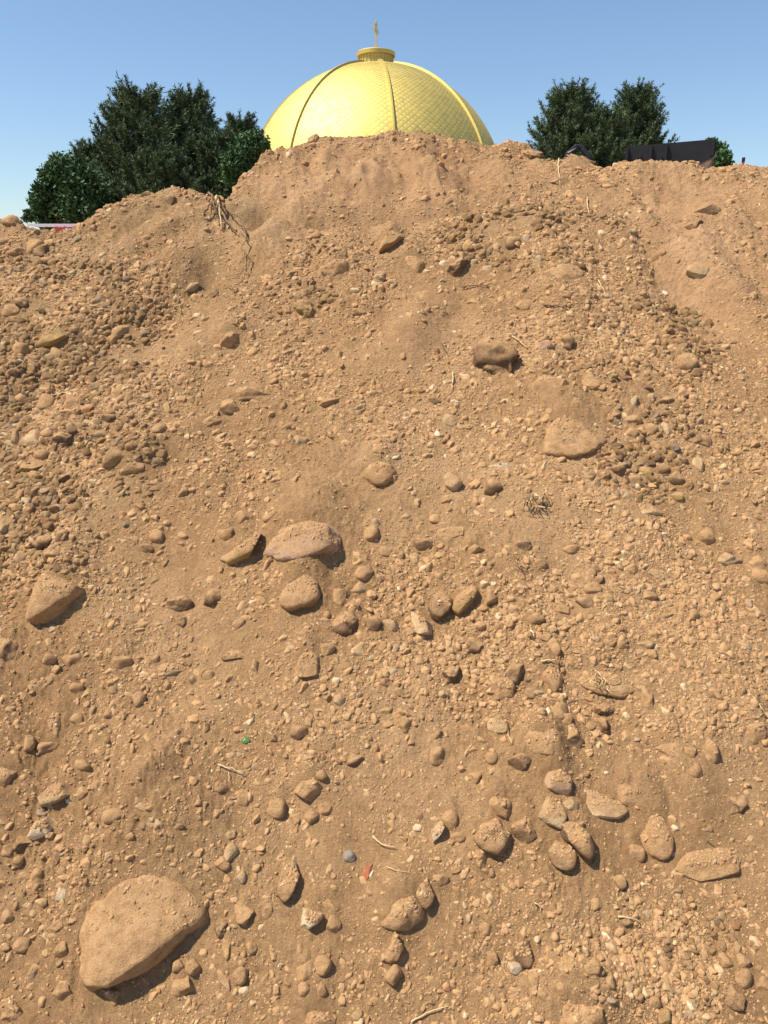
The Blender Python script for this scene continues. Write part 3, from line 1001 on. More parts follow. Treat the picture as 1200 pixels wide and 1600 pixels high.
# ------------------------------------------------------------------ pebbles and grit (uncountable)
dens = np.full(PX.shape, 0.85)
for px, py, rx, ry, a in [(80, 560, 150, 170, 2.6), (190, 470, 80, 40, 1.5), (110, 720, 130, 120, 2.4), (50, 850, 80, 60, 1.8), (480, 455, 90, 40, 1.2), (850, 370, 150, 60, 1.8), (1000, 530, 130, 80, 1.6), (1030, 700, 150, 100, 1.4), (960, 880, 160, 80, 1.3),
                          (1080, 1480, 130, 120, 1.0), (560, 620, 140, 60, 0.8), (620, 960, 120, 90, 0.8), (900, 950, 180, 120, 0.6), (820, 560, 60, 100, 0.8), (100, 1450, 90, 90, 0.7), (1130, 1120, 90, 80, 0.8), (330, 560, 120, 60, 0.6)]:
    dens += a * blob(px, py, rx, ry)
for px, py, rx, ry, k in [(590, 268, 240, 62, 0.12), (1060, 310, 170, 60, 0.3), (1060, 470, 55, 120, 0.15), (1150, 420, 70, 120, 0.45), (400, 370, 50, 110, 0.2), (330, 470, 60, 70, 0.25), (640, 530, 50, 65, 0.08), (720, 480, 60, 60, 0.35), (230, 705, 85, 45, 0.15), (300, 800, 110, 60, 0.5),
                          (220, 350, 120, 45, 0.4), (640, 1410, 80, 60, 0.4), (230, 1440, 90, 70, 0.22), (480, 780, 60, 60, 0.3), (850, 1165, 40, 40, 0.2), (230, 1240, 50, 60, 0.35), (940, 1340, 70, 50, 0.4), (1100, 1345, 60, 45, 0.25), (180, 1000, 90, 40, 0.5), (560, 545, 60, 45, 0.4), (335, 885, 70, 30, 0.35), (1060, 1050, 70, 35, 0.4), (880, 800, 60, 30, 0.4), (690, 1460, 70, 80, 0.4), (60, 1510, 60, 60, 0.5), (520, 1010, 50, 30, 0.5), (1150, 560, 60, 60, 0.4), (620, 790, 60, 40, 0.4), (250, 1130, 70, 40, 0.45), (30, 370, 60, 30, 0.4)]:
    dens *= 1 - (1 - k) * blob(px, py, rx, ry)
dens += 0.35 * np.exp(-((yc - YY) / 0.07) ** 2)
clus = np.clip(0.85 + 1.9 * fbm(XX * 3.7 + 50, YY * 3.7, 3), 0.08, 2.6)
foot = np.ones_like(PX)
for r in rocks:
    if max(r['w'], r['h']) < 15: continue
    x0, x1 = r['c'][0] - r['w'], r['c'][0] + r['w']
    foot *= 1 - 0.96 * np.exp(-(((PX - r['c'][0]) / (0.56 * r['w'] + 2)) ** 2 + ((PY - r['c'][1]) / (0.56 * r['h'] + 2)) ** 2) ** 2)
dens *= np.clip(dens / 0.6, 0.25, 1)
dens_p = dens * clus * foot
vis = (np.abs(TT) < 1.25) & (YY > 0.6) & (YY < yc + 0.06)
dX = np.gradient(XX, axis=1) * np.gradient(YY, axis=0) * np.where(np.abs(TT) < 0.58, 1.0, 0.5)
def scatter(n, weight, smin, smax, powr, cap_px, name, flat):
    wgt = (weight * dX * vis).ravel(); wgt = np.cumsum(wgt / wgt.sum())
    k = np.searchsorted(wgt, rng.random(n)); i, j = np.unravel_index(np.clip(k, 0, nr * nc - 1), XX.shape)
    i = np.clip(i, 1, nr - 2); j = np.clip(j, 1, nc - 2)
    fu, fv = rng.uniform(-0.5, 0.5, (2, n, 1))
    p = P0[i, j] + fu * (P0[i, j + 1] - P0[i, j]) + fv * (P0[i + 1, j] - P0[i, j])
    u = rng.random(n)
    s = (smin ** -powr + u * (smax ** -powr - smin ** -powr)) ** (-1 / powr)      # diameter, power law
    s = np.minimum(s, cap_px * PD[i, j] / F)
    return p, s, N0[i, j]
def cloud(name, p, s, nrm, flat, bury, protos):
    n = len(p)
    me = bpy.data.meshes.new(name); me.vertices.add(n)
    me.vertices.foreach_set('co', (p - nrm * (s * bury)[:, None]).astype(np.float32).ravel())
    # lie flat on the slope with a random turn and some tilt
    e3 = nrm + rng.normal(0, 0.32, (n, 3)); e3 /= np.linalg.norm(e3, axis=1, keepdims=True)
    t = rng.normal(size=(n, 3)); e1 = t - (t * e3).sum(1, keepdims=True) * e3; e1 /= np.linalg.norm(e1, axis=1, keepdims=True)
    e2 = np.cross(e3, e1)
    M = np.stack([e1, e2, e3], -1)
    ry_ = -np.arcsin(np.clip(M[:, 2, 0], -1, 1)); rx_ = np.arctan2(M[:, 2, 1], M[:, 2, 2]); rz_ = np.arctan2(M[:, 1, 0], M[:, 0, 0])
    rot = np.stack([rx_, ry_, rz_], -1)
    scl = np.stack([s * 0.5 * rng.uniform(0.9, 1.35, n), s * 0.5 * rng.uniform(0.65, 1.0, n), s * 0.5 * rng.uniform(*flat, n)], -1)
    me.attributes.new('turn', 'FLOAT_VECTOR', 'POINT').data.foreach_set('vector', rot.astype(np.float32).ravel())
    me.attributes.new('size', 'FLOAT_VECTOR', 'POINT').data.foreach_set('vector', scl.astype(np.float32).ravel())
    me.materials.append(M_PEB)
    o = link(name, me); o['kind'] = 'stuff'
    ng = bpy.data.node_groups.new(name + '_nodes', 'GeometryNodeTree')
    ng.interface.new_socket('Geometry', in_out='INPUT', socket_type='NodeSocketGeometry')
    ng.interface.new_socket('Geometry', in_out='OUTPUT', socket_type='NodeSocketGeometry')
    gi = ng.nodes.new('NodeGroupInput'); go = ng.nodes.new('NodeGroupOutput')
    iop = ng.nodes.new('GeometryNodeInstanceOnPoints'); ci = ng.nodes.new('GeometryNodeCollectionInfo')
    ci.inputs['Collection'].default_value = protos; ci.inputs['Separate Children'].default_value = True; ci.inputs['Reset Children'].default_value = True
    iop.inputs['Pick Instance'].default_value = True
    a1 = ng.nodes.new('GeometryNodeInputNamedAttribute'); a1.data_type = 'FLOAT_VECTOR'; a1.inputs[0].default_value = 'turn'
    a2 = ng.nodes.new('GeometryNodeInputNamedAttribute'); a2.data_type = 'FLOAT_VECTOR'; a2.inputs[0].default_value = 'size'
    L = ng.links.new
    L(gi.outputs[0], iop.inputs['Points']); L(ci.outputs[0], iop.inputs['Instance'])
    L(a1.outputs[0], iop.inputs['Rotation']); L(a2.outputs[0], iop.inputs['Scale']); L(iop.outputs[0], go.inputs[0])
    md = o.modifiers.new('scatter', 'NODES'); md.node_group = ng
    return o
def proto_collection(name, n, sub, forms, mat=None):
    c = bpy.data.collections.new(name)
    for k in range(n):
        p, f = stone_shape(forms[k % len(forms)], sub)
        me = np_mesh('pebble', p, f, mat or M_PEB, smooth=(forms[k % len(forms)] == 'b'))
        c.objects.link(bpy.data.objects.new('pebble', me))
    return c
PRO = proto_collection('pebble_kinds', 28, 3, 'aacabacaaa')
PRO_S = proto_collection('grit_kinds', 14, 2, 'baab')
p, s, n_ = scatter(118000, dens_p, 0.0055, 0.045, 1.95, 18, 'pebbles', None)
ex_p, ex_s, ex_n = [], [], []
for r in small:
    i, j = spot(*r['c']); ex_p.append(P0[i, j]); ex_s.append(0.5 * (r['w'] + r['h']) * PD[i, j] / F); ex_n.append(N0[i, j])
if small: p = np.concatenate([p, ex_p]); s = np.concatenate([s, ex_s]); n_ = np.concatenate([n_, ex_n])
cloud('pebbles', p, s, n_, (0.55, 0.95), 0.10, PRO)
p, s, n_ = scatter(450000, (0.14 + dens) * np.clip(0.5 + clus, 0, 2) * (0.3 + 0.7 * foot), 0.0020, 0.0066, 1.8, 8, 'grit', None)
if GRIT: p = np.concatenate([p] + [g[0] for g in GRIT]); n_ = np.concatenate([n_] + [g[1] for g in GRIT]); s = np.concatenate([s] + [g[2] for g in GRIT])
cloud('grit', p, s, n_, (0.6, 1.0), 0.05, PRO_S)
rub = 1.0 * blob(60, 580, 130, 130) + 0.9 * blob(90, 720, 110, 100) + 0.7 * blob(190, 480, 70, 40) + 0.8 * blob(30, 850, 70, 60) + 0.5 * blob(840, 370, 130, 45) + 0.5 * blob(1010, 540, 100, 60) + 0.4 * blob(1020, 710, 110, 70) + 0.25 * blob(1100, 1500, 100, 90) + 0.25 * blob(470, 460, 70, 25)
rub = foot * np.where(rub > 0.12, rub, 0) * np.clip(0.6 + 2 * fbm(XX * 5 + 9, YY * 5, 3), 0, 2)
p, s, n_ = scatter(6500, rub, 0.012, 0.05, 1.4, 19, 'rubble', None)
cloud('rubble', p, s, n_, (0.5, 0.95), 0.02, proto_collection('rubble_kinds', 18, 3, 'aaaca', M_RUB))
# ------------------------------------------------------------------ straws, roots, twigs, small finds
def on_soil(px, py, lift=0.004):
    i, j = spot(px, py); return Vector(P0[i, j]) + Vector(N0[i, j]) * lift
def strand(name, pts, rad, mat, label=None, cat=None, group=None, parent=None, lift=0.006, arch=0.0, seg=6):
    """a thin bent stalk lying on the soil through the given directions"""
    ctrl = [on_soil(px, py, lift) for px, py in pts]
    P = []
    for a, b in zip(ctrl[:-1], ctrl[1:]):
        for k in range(4): P.append(a.lerp(b, k / 4))
    P.append(ctrl[-1]); n = len(P)
    up = Vector((0, -0.6, 0.8))
    P = [p + up * (arch * math.sin(math.pi * k / (n - 1))) + Vector(rng.normal(0, rad * 0.5, 3)) for k, p in enumerate(P)]
    rr = [rad * (1.0 - 0.55 * k / (n - 1)) for k in range(n)]
    v, f = tube_vf(P, rr, seg)
    o = mesh_obj(name, v, f, mat, parent, smooth=True)
    if label: tag(o, label, cat, group)
    return o
GS = 'dry straws and twigs on the heap'
for name, pts, rad, mat, lab in [
    ('straw', [(873, 250), (873, 270), (876, 293)], 0.0035, M_STRAW, 'pale upright straw hanging just under the overhanging crest clod'),
    ('straw', [(916, 312), (919, 325), (921, 340)], 0.003, M_STRAW, 'short pale straw on the slope below the overhanging crest clod'),
    ('straw', [(345, 1196), (362, 1204), (383, 1211)], 0.0022, M_STRAW, 'bright straight straw above the lumpy upright boulder'),
    ('straw', [(357, 1208), (358, 1216), (356, 1224)], 0.0014, M_STRAW, 'tiny curled straw hanging under the bright straight straw'),
    ('straw', [(640, 1598), (665, 1585), (702, 1570)], 0.002, M_STRAW, 'long thin straw crossing the bottom edge'),
    ('straw', [(845, 1034), (862, 1034), (882, 1037)], 0.0026, M_STRAW, 'pale stick beside the pale buried hump'),
    ('straw', [(967, 1434), (980, 1436), (995, 1440)], 0.0026, M_STRAW, 'pale stick lying across a small brown stone'),
    ('straw', [(835, 1410), (842, 1418), (847, 1424)], 0.002, M_STRAW, 'short pale straw in open soil below the dark rounded clod'),
    ('straw', [(706, 585), (706, 600), (704, 614)], 0.003, M_STRAW, 'pale bent straw standing above the thin flat slab'),
    ('straw', [(800, 528), (812, 536), (824, 546)], 0.003, M_STRAW, 'pale straws crossing above the cracked dark clod'),
    ('straw', [(1176, 1093), (1186, 1108), (1199, 1124)], 0.0018, M_STRAW, 'thin straw pointing at the far edge boulder'),
    ('straw', [(80, 620), (95, 617), (109, 615)], 0.0036, M_STRAW, 'broad pale straw in the dense rubble'),
    ('straw', [(725, 1182), (731, 1174), (738, 1164)], 0.0016, M_STRAW, 'greenish pale straw in open soil above a rounded stone'),
    ('straw', [(935, 440), (940, 452), (944, 464)], 0.0025, M_STRAW, 'faint straw on the upper slope beside the wide flush slab'),
    ('straw', [(978, 297), (984, 302), (992, 306)], 0.003, M_STRAW, 'small straw in smooth soil under the black steel bed'),
    ('straw', [(434, 1512), (438, 1507), (443, 1503)], 0.002, M_STRAW, 'tiny pale chip of straw near the bottom boulder'),
    ('twig', [(848, 478), (865, 478), (884, 479)], 0.0045, M_ROOT, 'brown stick lying level below the wide flush slab'),
    ('twig', [(723, 450), (740, 449), (762, 449)], 0.004, M_ROOT, 'dark twig lying below the rough dark clod'),
    ('twig', [(688, 536), (692, 545), (698, 553)], 0.0028, M_ROOT, 'small forked dark twig in smooth soil'),
    ('twig', [(1100, 1308), (1115, 1322), (1136, 1338)], 0.0014, M_ROOT, 'thin dark twig on the sunken slab'),
    ('twig', [(190, 586), (205, 577), (228, 573)], 0.003, M_ROOT, 'brown twig among the small stones at the edge of the rubble'),
    ('twig', [(583, 1308), (596, 1318), (618, 1328)], 0.0026, M_STRAW, 'pale knotted root end among pebbles'),
    ('twig', [(605, 1358), (620, 1362), (640, 1366)], 0.0012, M_STRAW, 'hair-thin rootlet beside the red brick fragment'),
    ('twig', [(1095, 1568), (1106, 1569), (1110, 1556)], 0.0018, M_ROOT, 'curved dark twig beside a whitish stone at the bottom edge'),
    ('twig', [(800, 1160), (797, 1150), (795, 1138)], 0.0012, M_STRAW, 'fine pale stalk below the bent pale stone'),
    ('twig', [(28, 633), (36, 631), (44, 629)], 0.003, M_ROOT, 'grey-brown twig lying in the dense rubble'),
]:
    strand(name, pts, rad * 0.72, mat, lab, name, GS)

# clump of dry grass: thing > blades
def grass_clump(name, c, w, h, n, label, rad):
    base = on_soil(*c)
    t = empty(name, base, label, 'dry grass', 'tufts of dry grass')
    e1 = Vector((1, 0, 0)); e2 = Vector((0, 0.72, 0.69)); e3 = Vector((0, -0.69, 0.72)); sc = PD[spot(*c)] / F
    for k in range(n):
        a = Vector((rng.uniform(-w, w) * 0.5, rng.uniform(-h, h) * 0.15, 0)) * sc
        d = Vector((rng.normal(0, 0.45), rng.choice([-1, 1]) * rng.uniform(0.3, 1.0), 0))
        ln = rng.uniform(0.35, 0.7) * h * sc
        pts = []
        for q in range(5):
            u = q / 4
            pts.append(e1 * (a.x + d.x * ln * u) + e2 * (a.y + d.y * ln * u) + e3 * (0.006 + 0.02 * math.sin(math.pi * u) * rng.uniform(0.5, 1.4)))
        v, f = tube_vf(pts, [rad, rad, rad * 0.9, rad * 0.7, rad * 0.3], 4)
        mesh_obj('blade', v, f, M_STRAW if rng.random() < 0.7 else M_ROOT, t)
    return t
grass_clump('dry_grass_tuft', (834, 792), 30, 46, 22, 'tangled tuft of dry grass stalks beside open soil below the white flat stone', 0.0016)
grass_clump('dry_grass_tuft', (938, 1068), 22, 40, 12, 'thin dry grass fallen over the grass-draped boulder', 0.0011)
grass_clump('dry_grass_tuft', (808, 880), 16, 26, 7, 'sparse faint grass wisp below the dark holed clod', 0.001)

# root tangle hanging from the left crest: thing > root
rt = empty('root_tangle', on_soil(340, 318), 'tangle of dry brown roots hanging over the left crest', 'roots')
rt_loc = rt.location.copy()
for pts, rad, arch in [
    ([(328, 300), (333, 315), (336, 330), (345, 345)], 0.005, 0.02), ([(345, 305), (340, 322), (346, 340), (345, 362)], 0.0048, 0.03), ([(318, 340), (330, 330), (345, 328)], 0.005, 0.02), ([(338, 326), (346, 345), (358, 360), (372, 368)], 0.006, 0.03),
    ([(352, 330), (362, 342), (378, 352), (388, 372)], 0.0035, 0.02), ([(376, 356), (384, 366), (386, 380)], 0.005, 0.02), ([(378, 366), (388, 385), (380, 398), (392, 408)], 0.003, 0.02), ([(392, 408), (386, 425), (374, 434), (355, 436)], 0.002, 0.008), ([(383, 398), (380, 415), (382, 430), (370, 445)], 0.0018, 0.008),
    ([(352, 448), (360, 452), (366, 462)], 0.0018, 0.006), ([(326, 320), (336, 326), (330, 340)], 0.004, 0.03), ([(350, 318), (342, 330), (338, 345)], 0.0045, 0.04)]:
    o = strand('root', pts, rad * 0.8, M_STRAW if rad > 0.0045 and rad < 0.0049 else M_ROOT, parent=rt, arch=arch, lift=0.008)
    o.location = -rt_loc

# small finds: brick chip, glass shard, grey pebble, white flakes, bark
def find(name, c, w, h, rot, form, mat, label, cat, sub=3):
    r = dict(c=np.array(c, float), w=w, h=h, rot=rot, form=form, tone='p', poly=None, ij=spot(*c))
    o = build_stone(r, name); o.data.materials[0] = mat
    return tag(o, label, cat)
M_BRICK = plain('red_brick', (0.30, 0.105, 0.05), 0.9, scale=90, var=0.3, bmp=0.002)
M_GREY = plain('smooth_grey_stone', (0.22, 0.185, 0.145), 0.7, scale=60, var=0.12)
M_BONE = plain('bleached_wood', (0.52, 0.42, 0.28), 0.8, scale=50, var=0.2)
M_CHALK = plain('white_chip', (0.62, 0.54, 0.40), 0.8, scale=60, var=0.08)
gm, gnt, gb = new_mat('green_glass', 0.08)
gb.inputs['Base Color'].default_value = (0.16, 0.34, 0.10, 1); gb.inputs['Transmission Weight'].default_value = 0.55; gb.inputs['Specular IOR Level'].default_value = 0.6
b_ = find('brick_fragment', (575, 1360), 16, 30, -15, 'f', M_BRICK, 'red brick fragment with a pale mortar edge in loose soil', 'brick fragment')
find('glass_shard', (384, 1155), 14, 11, 10, 'f', gm, 'small bright green glass shard catching the light', 'glass')
find('pebble', (548, 1336), 20, 19, 0, 'b', M_GREY, 'smooth round grey pebble above the red brick fragment', 'pebble')
find('stone_chip', (682, 679), 9, 11, 30, 'f', M_CHALK, 'tiny bright white chip above the cream wedge', 'stone chip')
find('stone_chip', (1038, 458), 15, 11, 0, 'a', M_CHALK, 'bright white chip in the smooth chute of soil', 'stone chip')
find('bark_strip', (946, 1460), 12, 34, 30, 'f', M_BONE, 'bleached curved strip of bark in open soil', 'bark')
find('mortar_edge', (582, 1364), 6, 16, -25, 'a', M_CHALK, 'pale chip of mortar stuck beside the red brick fragment', 'mortar chip')

# ------------------------------------------------------------------ church with golden dome
D_CH = 80.0; RD = 12.39; CZ = CAM_Z + 5.85; CX = -0.747; AZ0 = 8.0
church = empty('church', (CX, D_CH, 0), 'church with a golden shingled dome, lantern and cross beyond the crest', 'church')
def gold(name, c, rough, var=0.06, scale=0.9):
    m, nt, b = new_mat(name, rough, 1.0)
    g = node(nt, 'ShaderNodeNewGeometry').outputs['Position']
    oi = node(nt, 'ShaderNodeObjectInfo')
    c1 = ramp(nt, noise(nt, g, scale, 5, 0.7), [(0.25, tuple(x * (1 - var) for x in c)), (0.75, tuple(min(1, x * (1 + var)) for x in c))])
    va = math_n(nt, 'MULTIPLY_ADD', oi.outputs['Random'], 0.10); va.node.inputs[2].default_value = 0.95
    cv = node(nt, 'ShaderNodeCombineColor')
    for i in range(3): nt.links.new(va, cv.inputs[i])
    nt.links.new(mix(nt, 1.0, c1, cv.outputs[0], 'MULTIPLY'), b.inputs['Base Color'])
    nt.links.new(ramp(nt, noise(nt, g, 1.7, 3), [(0.3, (rough - 0.04,) * 3), (0.7, (rough + 0.06,) * 3)]), b.inputs['Roughness'])
    return m
M_GOLD = gold('gold_shingle_metal', (0.71, 0.585, 0.205), 0.66)
M_GOLD_RIB = gold('gold_rib_metal', (0.60, 0.48, 0.17), 0.62)
M_SEAM = gold('gold_underlay', (0.56, 0.44, 0.13), 0.7)
def sph(lam, phi, r):  # lam from the side that faces the camera, increasing to the picture's right
    return Vector((math.sin(lam) * math.cos(phi) * r, -math.cos(lam) * math.cos(phi) * r, math.sin(phi) * r))
# shell under the shingles
V, Fc = [], []
nl, npz = 96, 30
for a in range(npz + 1):
    ph = R(-6 + 92 * a / npz)
    for k in range(nl): V.append(sph(2 * math.pi * k / nl, ph, RD - 0.06))
for a in range(npz):
    for k in range(nl):
        k2 = (k + 1) % nl
        Fc.append((a * nl + k, a * nl + k2, (a + 1) * nl + k2, (a + 1) * nl + k))
dome = mesh_obj('dome', V, Fc, M_SEAM, church, smooth=True, loc=(0, 0, CZ))
# diamond shingles, one mesh per row shared by its shingles
NS = 108; dl = 2 * math.pi / NS
def shingle_vf(phi, dphi):
    i_ = 0.978; V = []
    pts = [(0, -dphi * i_), (dl / 2 * i_, 0), (0, dphi * i_), (-dl / 2 * i_, 0)]
    lift = [0.018, 0.011, 0.0, 0.011]
    for (a, b), q in zip(pts, lift): V.append(sph(a, phi + b, RD + q))
    V.append(sph(0, phi, RD + 0.020))
    for (a, b) in pts: V.append(sph(a, phi + b, RD - 0.05))
    Fc = [(0, 1, 4), (1, 2, 4), (2, 3, 4), (3, 0, 4)] + [(k, k + 5, (k + 1) % 4 + 5, (k + 1) % 4) for k in range(4)]
    return V, Fc
rows = []; phi = R(-4); k = 0
while phi < R(84):
    dphi = dl * 0.5 * math.cos(phi) * 0.86
    rows.append((phi, dphi, k % 2)); phi += dphi; k += 1
cam_v = Vector((0 - CX, -D_CH, CAM_Z - CZ)).normalized()
cand = []
for q, (phi, dphi, odd) in enumerate(rows):
    for k in range(NS):
        lam = (k + 0.5 * odd) * dl
        n = sph(lam, phi, 1.0); fac = n.dot((Vector((-CX, -D_CH, CAM_Z - CZ)) - n * RD).normalized())
        cand.append((fac * math.cos(phi) ** 2 if math.degrees(phi) > 24 else -1, q, k, lam))
cand.sort(reverse=True)
front = set((q, k) for _, q, k, _ in cand[:296])
VF = []
row_me = {}
for q, (phi, dphi, odd) in enumerate(rows):
    v, f = shingle_vf(phi, dphi)
    for k in range(NS):
        lam = (k + 0.5 * odd) * dl
        M = Matrix.Rotation(lam, 3, 'Z')
        if (q, k) in front:
            if q not in row_me:
                me = bpy.data.meshes.new('shingle'); me.from_pydata([tuple(x) for x in v], [], f); me.materials.append(M_GOLD); row_me[q] = me
            o = bpy.data.objects.new('shingle', row_me[q]); col.objects.link(o); o.parent = dome
            o.rotation_euler = (rng.normal(0, 0.0004), rng.normal(0, 0.0004), lam)
        else:
            j1, j2 = rng.normal(0, 0.0004, 2)
            M = (Matrix.Rotation(j1, 3, 'X') @ Matrix.Rotation(j2, 3, 'Y')) @ M
            VF.append(([M @ x for x in v], f))
v, f = merge(VF)
sf = mesh_obj('shingle', v, f, M_GOLD, dome); sf['kind'] = 'stuff'
# eight ribs
for q in range(8):
    lam = R(AZ0 + 45 * q); V, Fc = [], []
    n = 48
    for a in range(n + 1):
        ph = R(-4 + 86 * a / n); w = 0.085 / RD / max(0.12, math.cos(ph))
        for dw, r in ((-1.35, 0.0), (-0.8, 0.2), (0.8, 0.2), (1.35, 0.0)): V.append(sph(lam + dw * w, ph, RD + r))
    for a in range(n):
        for s in range(3): Fc.append((a * 4 + s, a * 4 + s + 1, a * 4 + s + 5, a * 4 + s + 4))
    mesh_obj('rib', V, Fc, M_GOLD_RIB, church, loc=(0, 0, CZ))
def ring_vf(prof, n=64):
    V, Fc = [], []
    for r, z in prof:
        for k in range(n):
            a = 2 * math.pi * k / n; V.append((math.sin(a) * r, -math.cos(a) * r, z))
    for q in range(len(prof) - 1):
        for k in range(n):
            k2 = (k + 1) % n; Fc.append((q * n + k, q * n + k2, (q + 1) * n + k2, (q + 1) * n + k))
    return V, Fc
LZ = RD - 0.5
v, f = ring_vf([(1.58, LZ - 0.4), (1.58, LZ + 1.15)], 72)
lan = mesh_obj('lantern', v, f, M_GOLD_RIB, church, loc=(0, 0, CZ))
for k in range(28):
    a = 2 * math.pi * (k + 0.5) / 28
    v, f = box_vf(-0.03, 0.03, -1.63, -1.57, LZ - 0.4, LZ + 1.15)
    o = mesh_obj('seam', v, f, M_GOLD_RIB, lan); o.rotation_euler.z = a
v, f = ring_vf([(1.60, LZ + 1.15), (1.76, LZ + 1.17), (1.78, LZ + 1.48), (1.70, LZ + 1.54), (0.15, LZ + 1.82), (0.0, LZ + 1.82)], 72)
mesh_obj('cap_ring', v, f, M_GOLD_RIB, lan)
# the cross, turned nearly edge-on
z0 = LZ + 1.8
M_CROSS = plain('cross_metal', (0.62, 0.55, 0.40), 0.4, 0.6)
v, f = merge([box_vf(-0.11, 0.11, -0.11, 0.11, z0, z0 + 2.35), box_vf(-0.16, 0.16, -0.16, 0.16, z0, z0 + 0.3), box_vf(-1.0, 1.0, -0.11, 0.11, z0 + 1.45, z0 + 1.68), box_vf(-0.5, 0.5, -0.1, 0.1, z0 + 1.95, z0 + 2.1)])
cr = mesh_obj('cross', v, f, M_CROSS, church, loc=(0, 0, CZ)); cr.rotation_euler.z = R(80)
v, f = ring_vf([(12.5, 0.0), (12.5, CZ - 1.0), (12.9, CZ - 0.9), (12.9, CZ - 0.5), (12.2, CZ - 0.4)], 64)
mesh_obj('drum', v, f, M_WALL, church)

# ------------------------------------------------------------------ trees
def tri_cloud(name, tri_pts, mat, parent):
    v = np.asarray(tri_pts, np.float32).reshape(-1, 3)
    me = np_mesh(name, v, np.arange(len(v)).reshape(-1, 3), mat)
    return link(name, me, parent)
def pine(name, px, py, y, hw_px, label, group, n_tuft=900, lean=0.0, bushy=0.6):
    top = at(px, py + 28, y); H = top.z; base = Vector((top.x - lean * H, y, 0))
    sc = y * 1.02 / F; W = hw_px * sc
    t = empty(name, base, label, 'pine tree', group)
    axis = [Vector((lean * H * u + 0.10 * math.sin(5 * u), 0.06 * math.sin(4 * u), H * u)) for u in np.linspace(0, 0.985, 14)]
    r0 = 0.022 * H
    v, f = tube_vf(axis, [r0 * (1 - 0.93 * k / 13) for k in range(14)], 8)
    parts = [(v, f)]
    tuf_p, tuf_d, tuf_l = [], [], []
    def axp(u):
        k = min(12, int(u * 13)); q = u * 13 - k; return axis[k].lerp(axis[k + 1], q)
    zs = []
    u = 0.12
    while u < 0.97: zs.append(u); u += 0.038 * (1.15 - 0.5 * u)
    for u in zs:
        nb = 7 if u < 0.8 else 5
        ph0 = rng.uniform(0, 6.28)
        for k in range(nb):
            a = ph0 + 2 * math.pi * k / nb + rng.normal(0, 0.25)
            L = W * min(1.0, 1.75 * (1 - u) ** (bushy + 0.25)) * rng.uniform(0.62, 1.12) + 0.15
            start = axp(u); out = Vector((math.cos(a), math.sin(a), 0))
            rise = 0.15 + 0.5 * u + rng.normal(0, 0.12)
            pts = [start + out * (L * s) + Vector((0, 0, L * (rise * s * s * 0.75 + 0.12 * s))) for s in (0, 0.25, 0.5, 0.75, 1.0)]
            parts.append(tube_vf(pts, [0.035 * L * (1 - 0.8 * s) * 0.5 for s in (0, 0.25, 0.5, 0.75, 1)], 4))
            m = max(4, int(7 + 6 * L))
            for s in range(m):
                w = 0.28 + 0.72 * (s + rng.random()) / m
                q = w * 4; k_ = min(3, int(q)); p = pts[k_].lerp(pts[k_ + 1], q - k_)
                side = Vector((-out.y, out.x, 0)) * rng.normal(0, 0.5)
                d = (out * (0.35 + 0.3 * w) + side + Vector((0, 0, 0.95 + rng.normal(0, 0.2)))).normalized()
                tuf_p.append(p + side * 0.22 * L * (1.05 - w)); tuf_d.append(d); tuf_l.append(rng.uniform(0.4, 0.8))
            tuf_p.append(pts[-1]); tuf_d.append((out * 0.5 + Vector((0, 0, 1))).normalized()); tuf_l.append(0.6)
    for k in range(4):
        tuf_p.append(axp(0.90 + 0.03 * k)); tuf_d.append(Vector((rng.normal(0, .2), rng.normal(0, .2), 1)).normalized()); tuf_l.append(0.55)
    P = np.array([p[:] for p in tuf_p]); Dv = np.array([d[:] for d in tuf_d]); Ln = np.array(tuf_l) * (H / 8.0) ** 0.5
    # each shoot: a stalk set with needles, drawn as thin triangles
    m = 46; N = len(P)
    s = rng.random((N, m, 1)); rad = rng.normal(size=(N, m, 3)); rad -= (rad * Dv[:, None]).sum(-1, keepdims=True) * Dv[:, None]
    rad /= np.linalg.norm(rad, axis=-1, keepdims=True)
    st = P[:, None] + Dv[:, None] * Ln[:, None, None] * s
    nd = rad * 0.9 + Dv[:, None] * (0.35 + 0.5 * s)
    nd /= np.linalg.norm(nd, axis=-1, keepdims=True)
    ln = 0.19 * rng.uniform(0.7, 1.2, (N, m, 1)) * (1.15 - 0.5 * s)
    wv = np.cross(nd, rng.normal(size=(N, m, 3))); wv /= np.linalg.norm(wv, axis=-1, keepdims=True)
    tri = np.stack([st - wv * 0.0185, st + wv * 0.0185, st + nd * ln], -2)
    v, f = merge(parts); tr = mesh_obj('trunk', v, f, M_BARK, t)
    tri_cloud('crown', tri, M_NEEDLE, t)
    return t
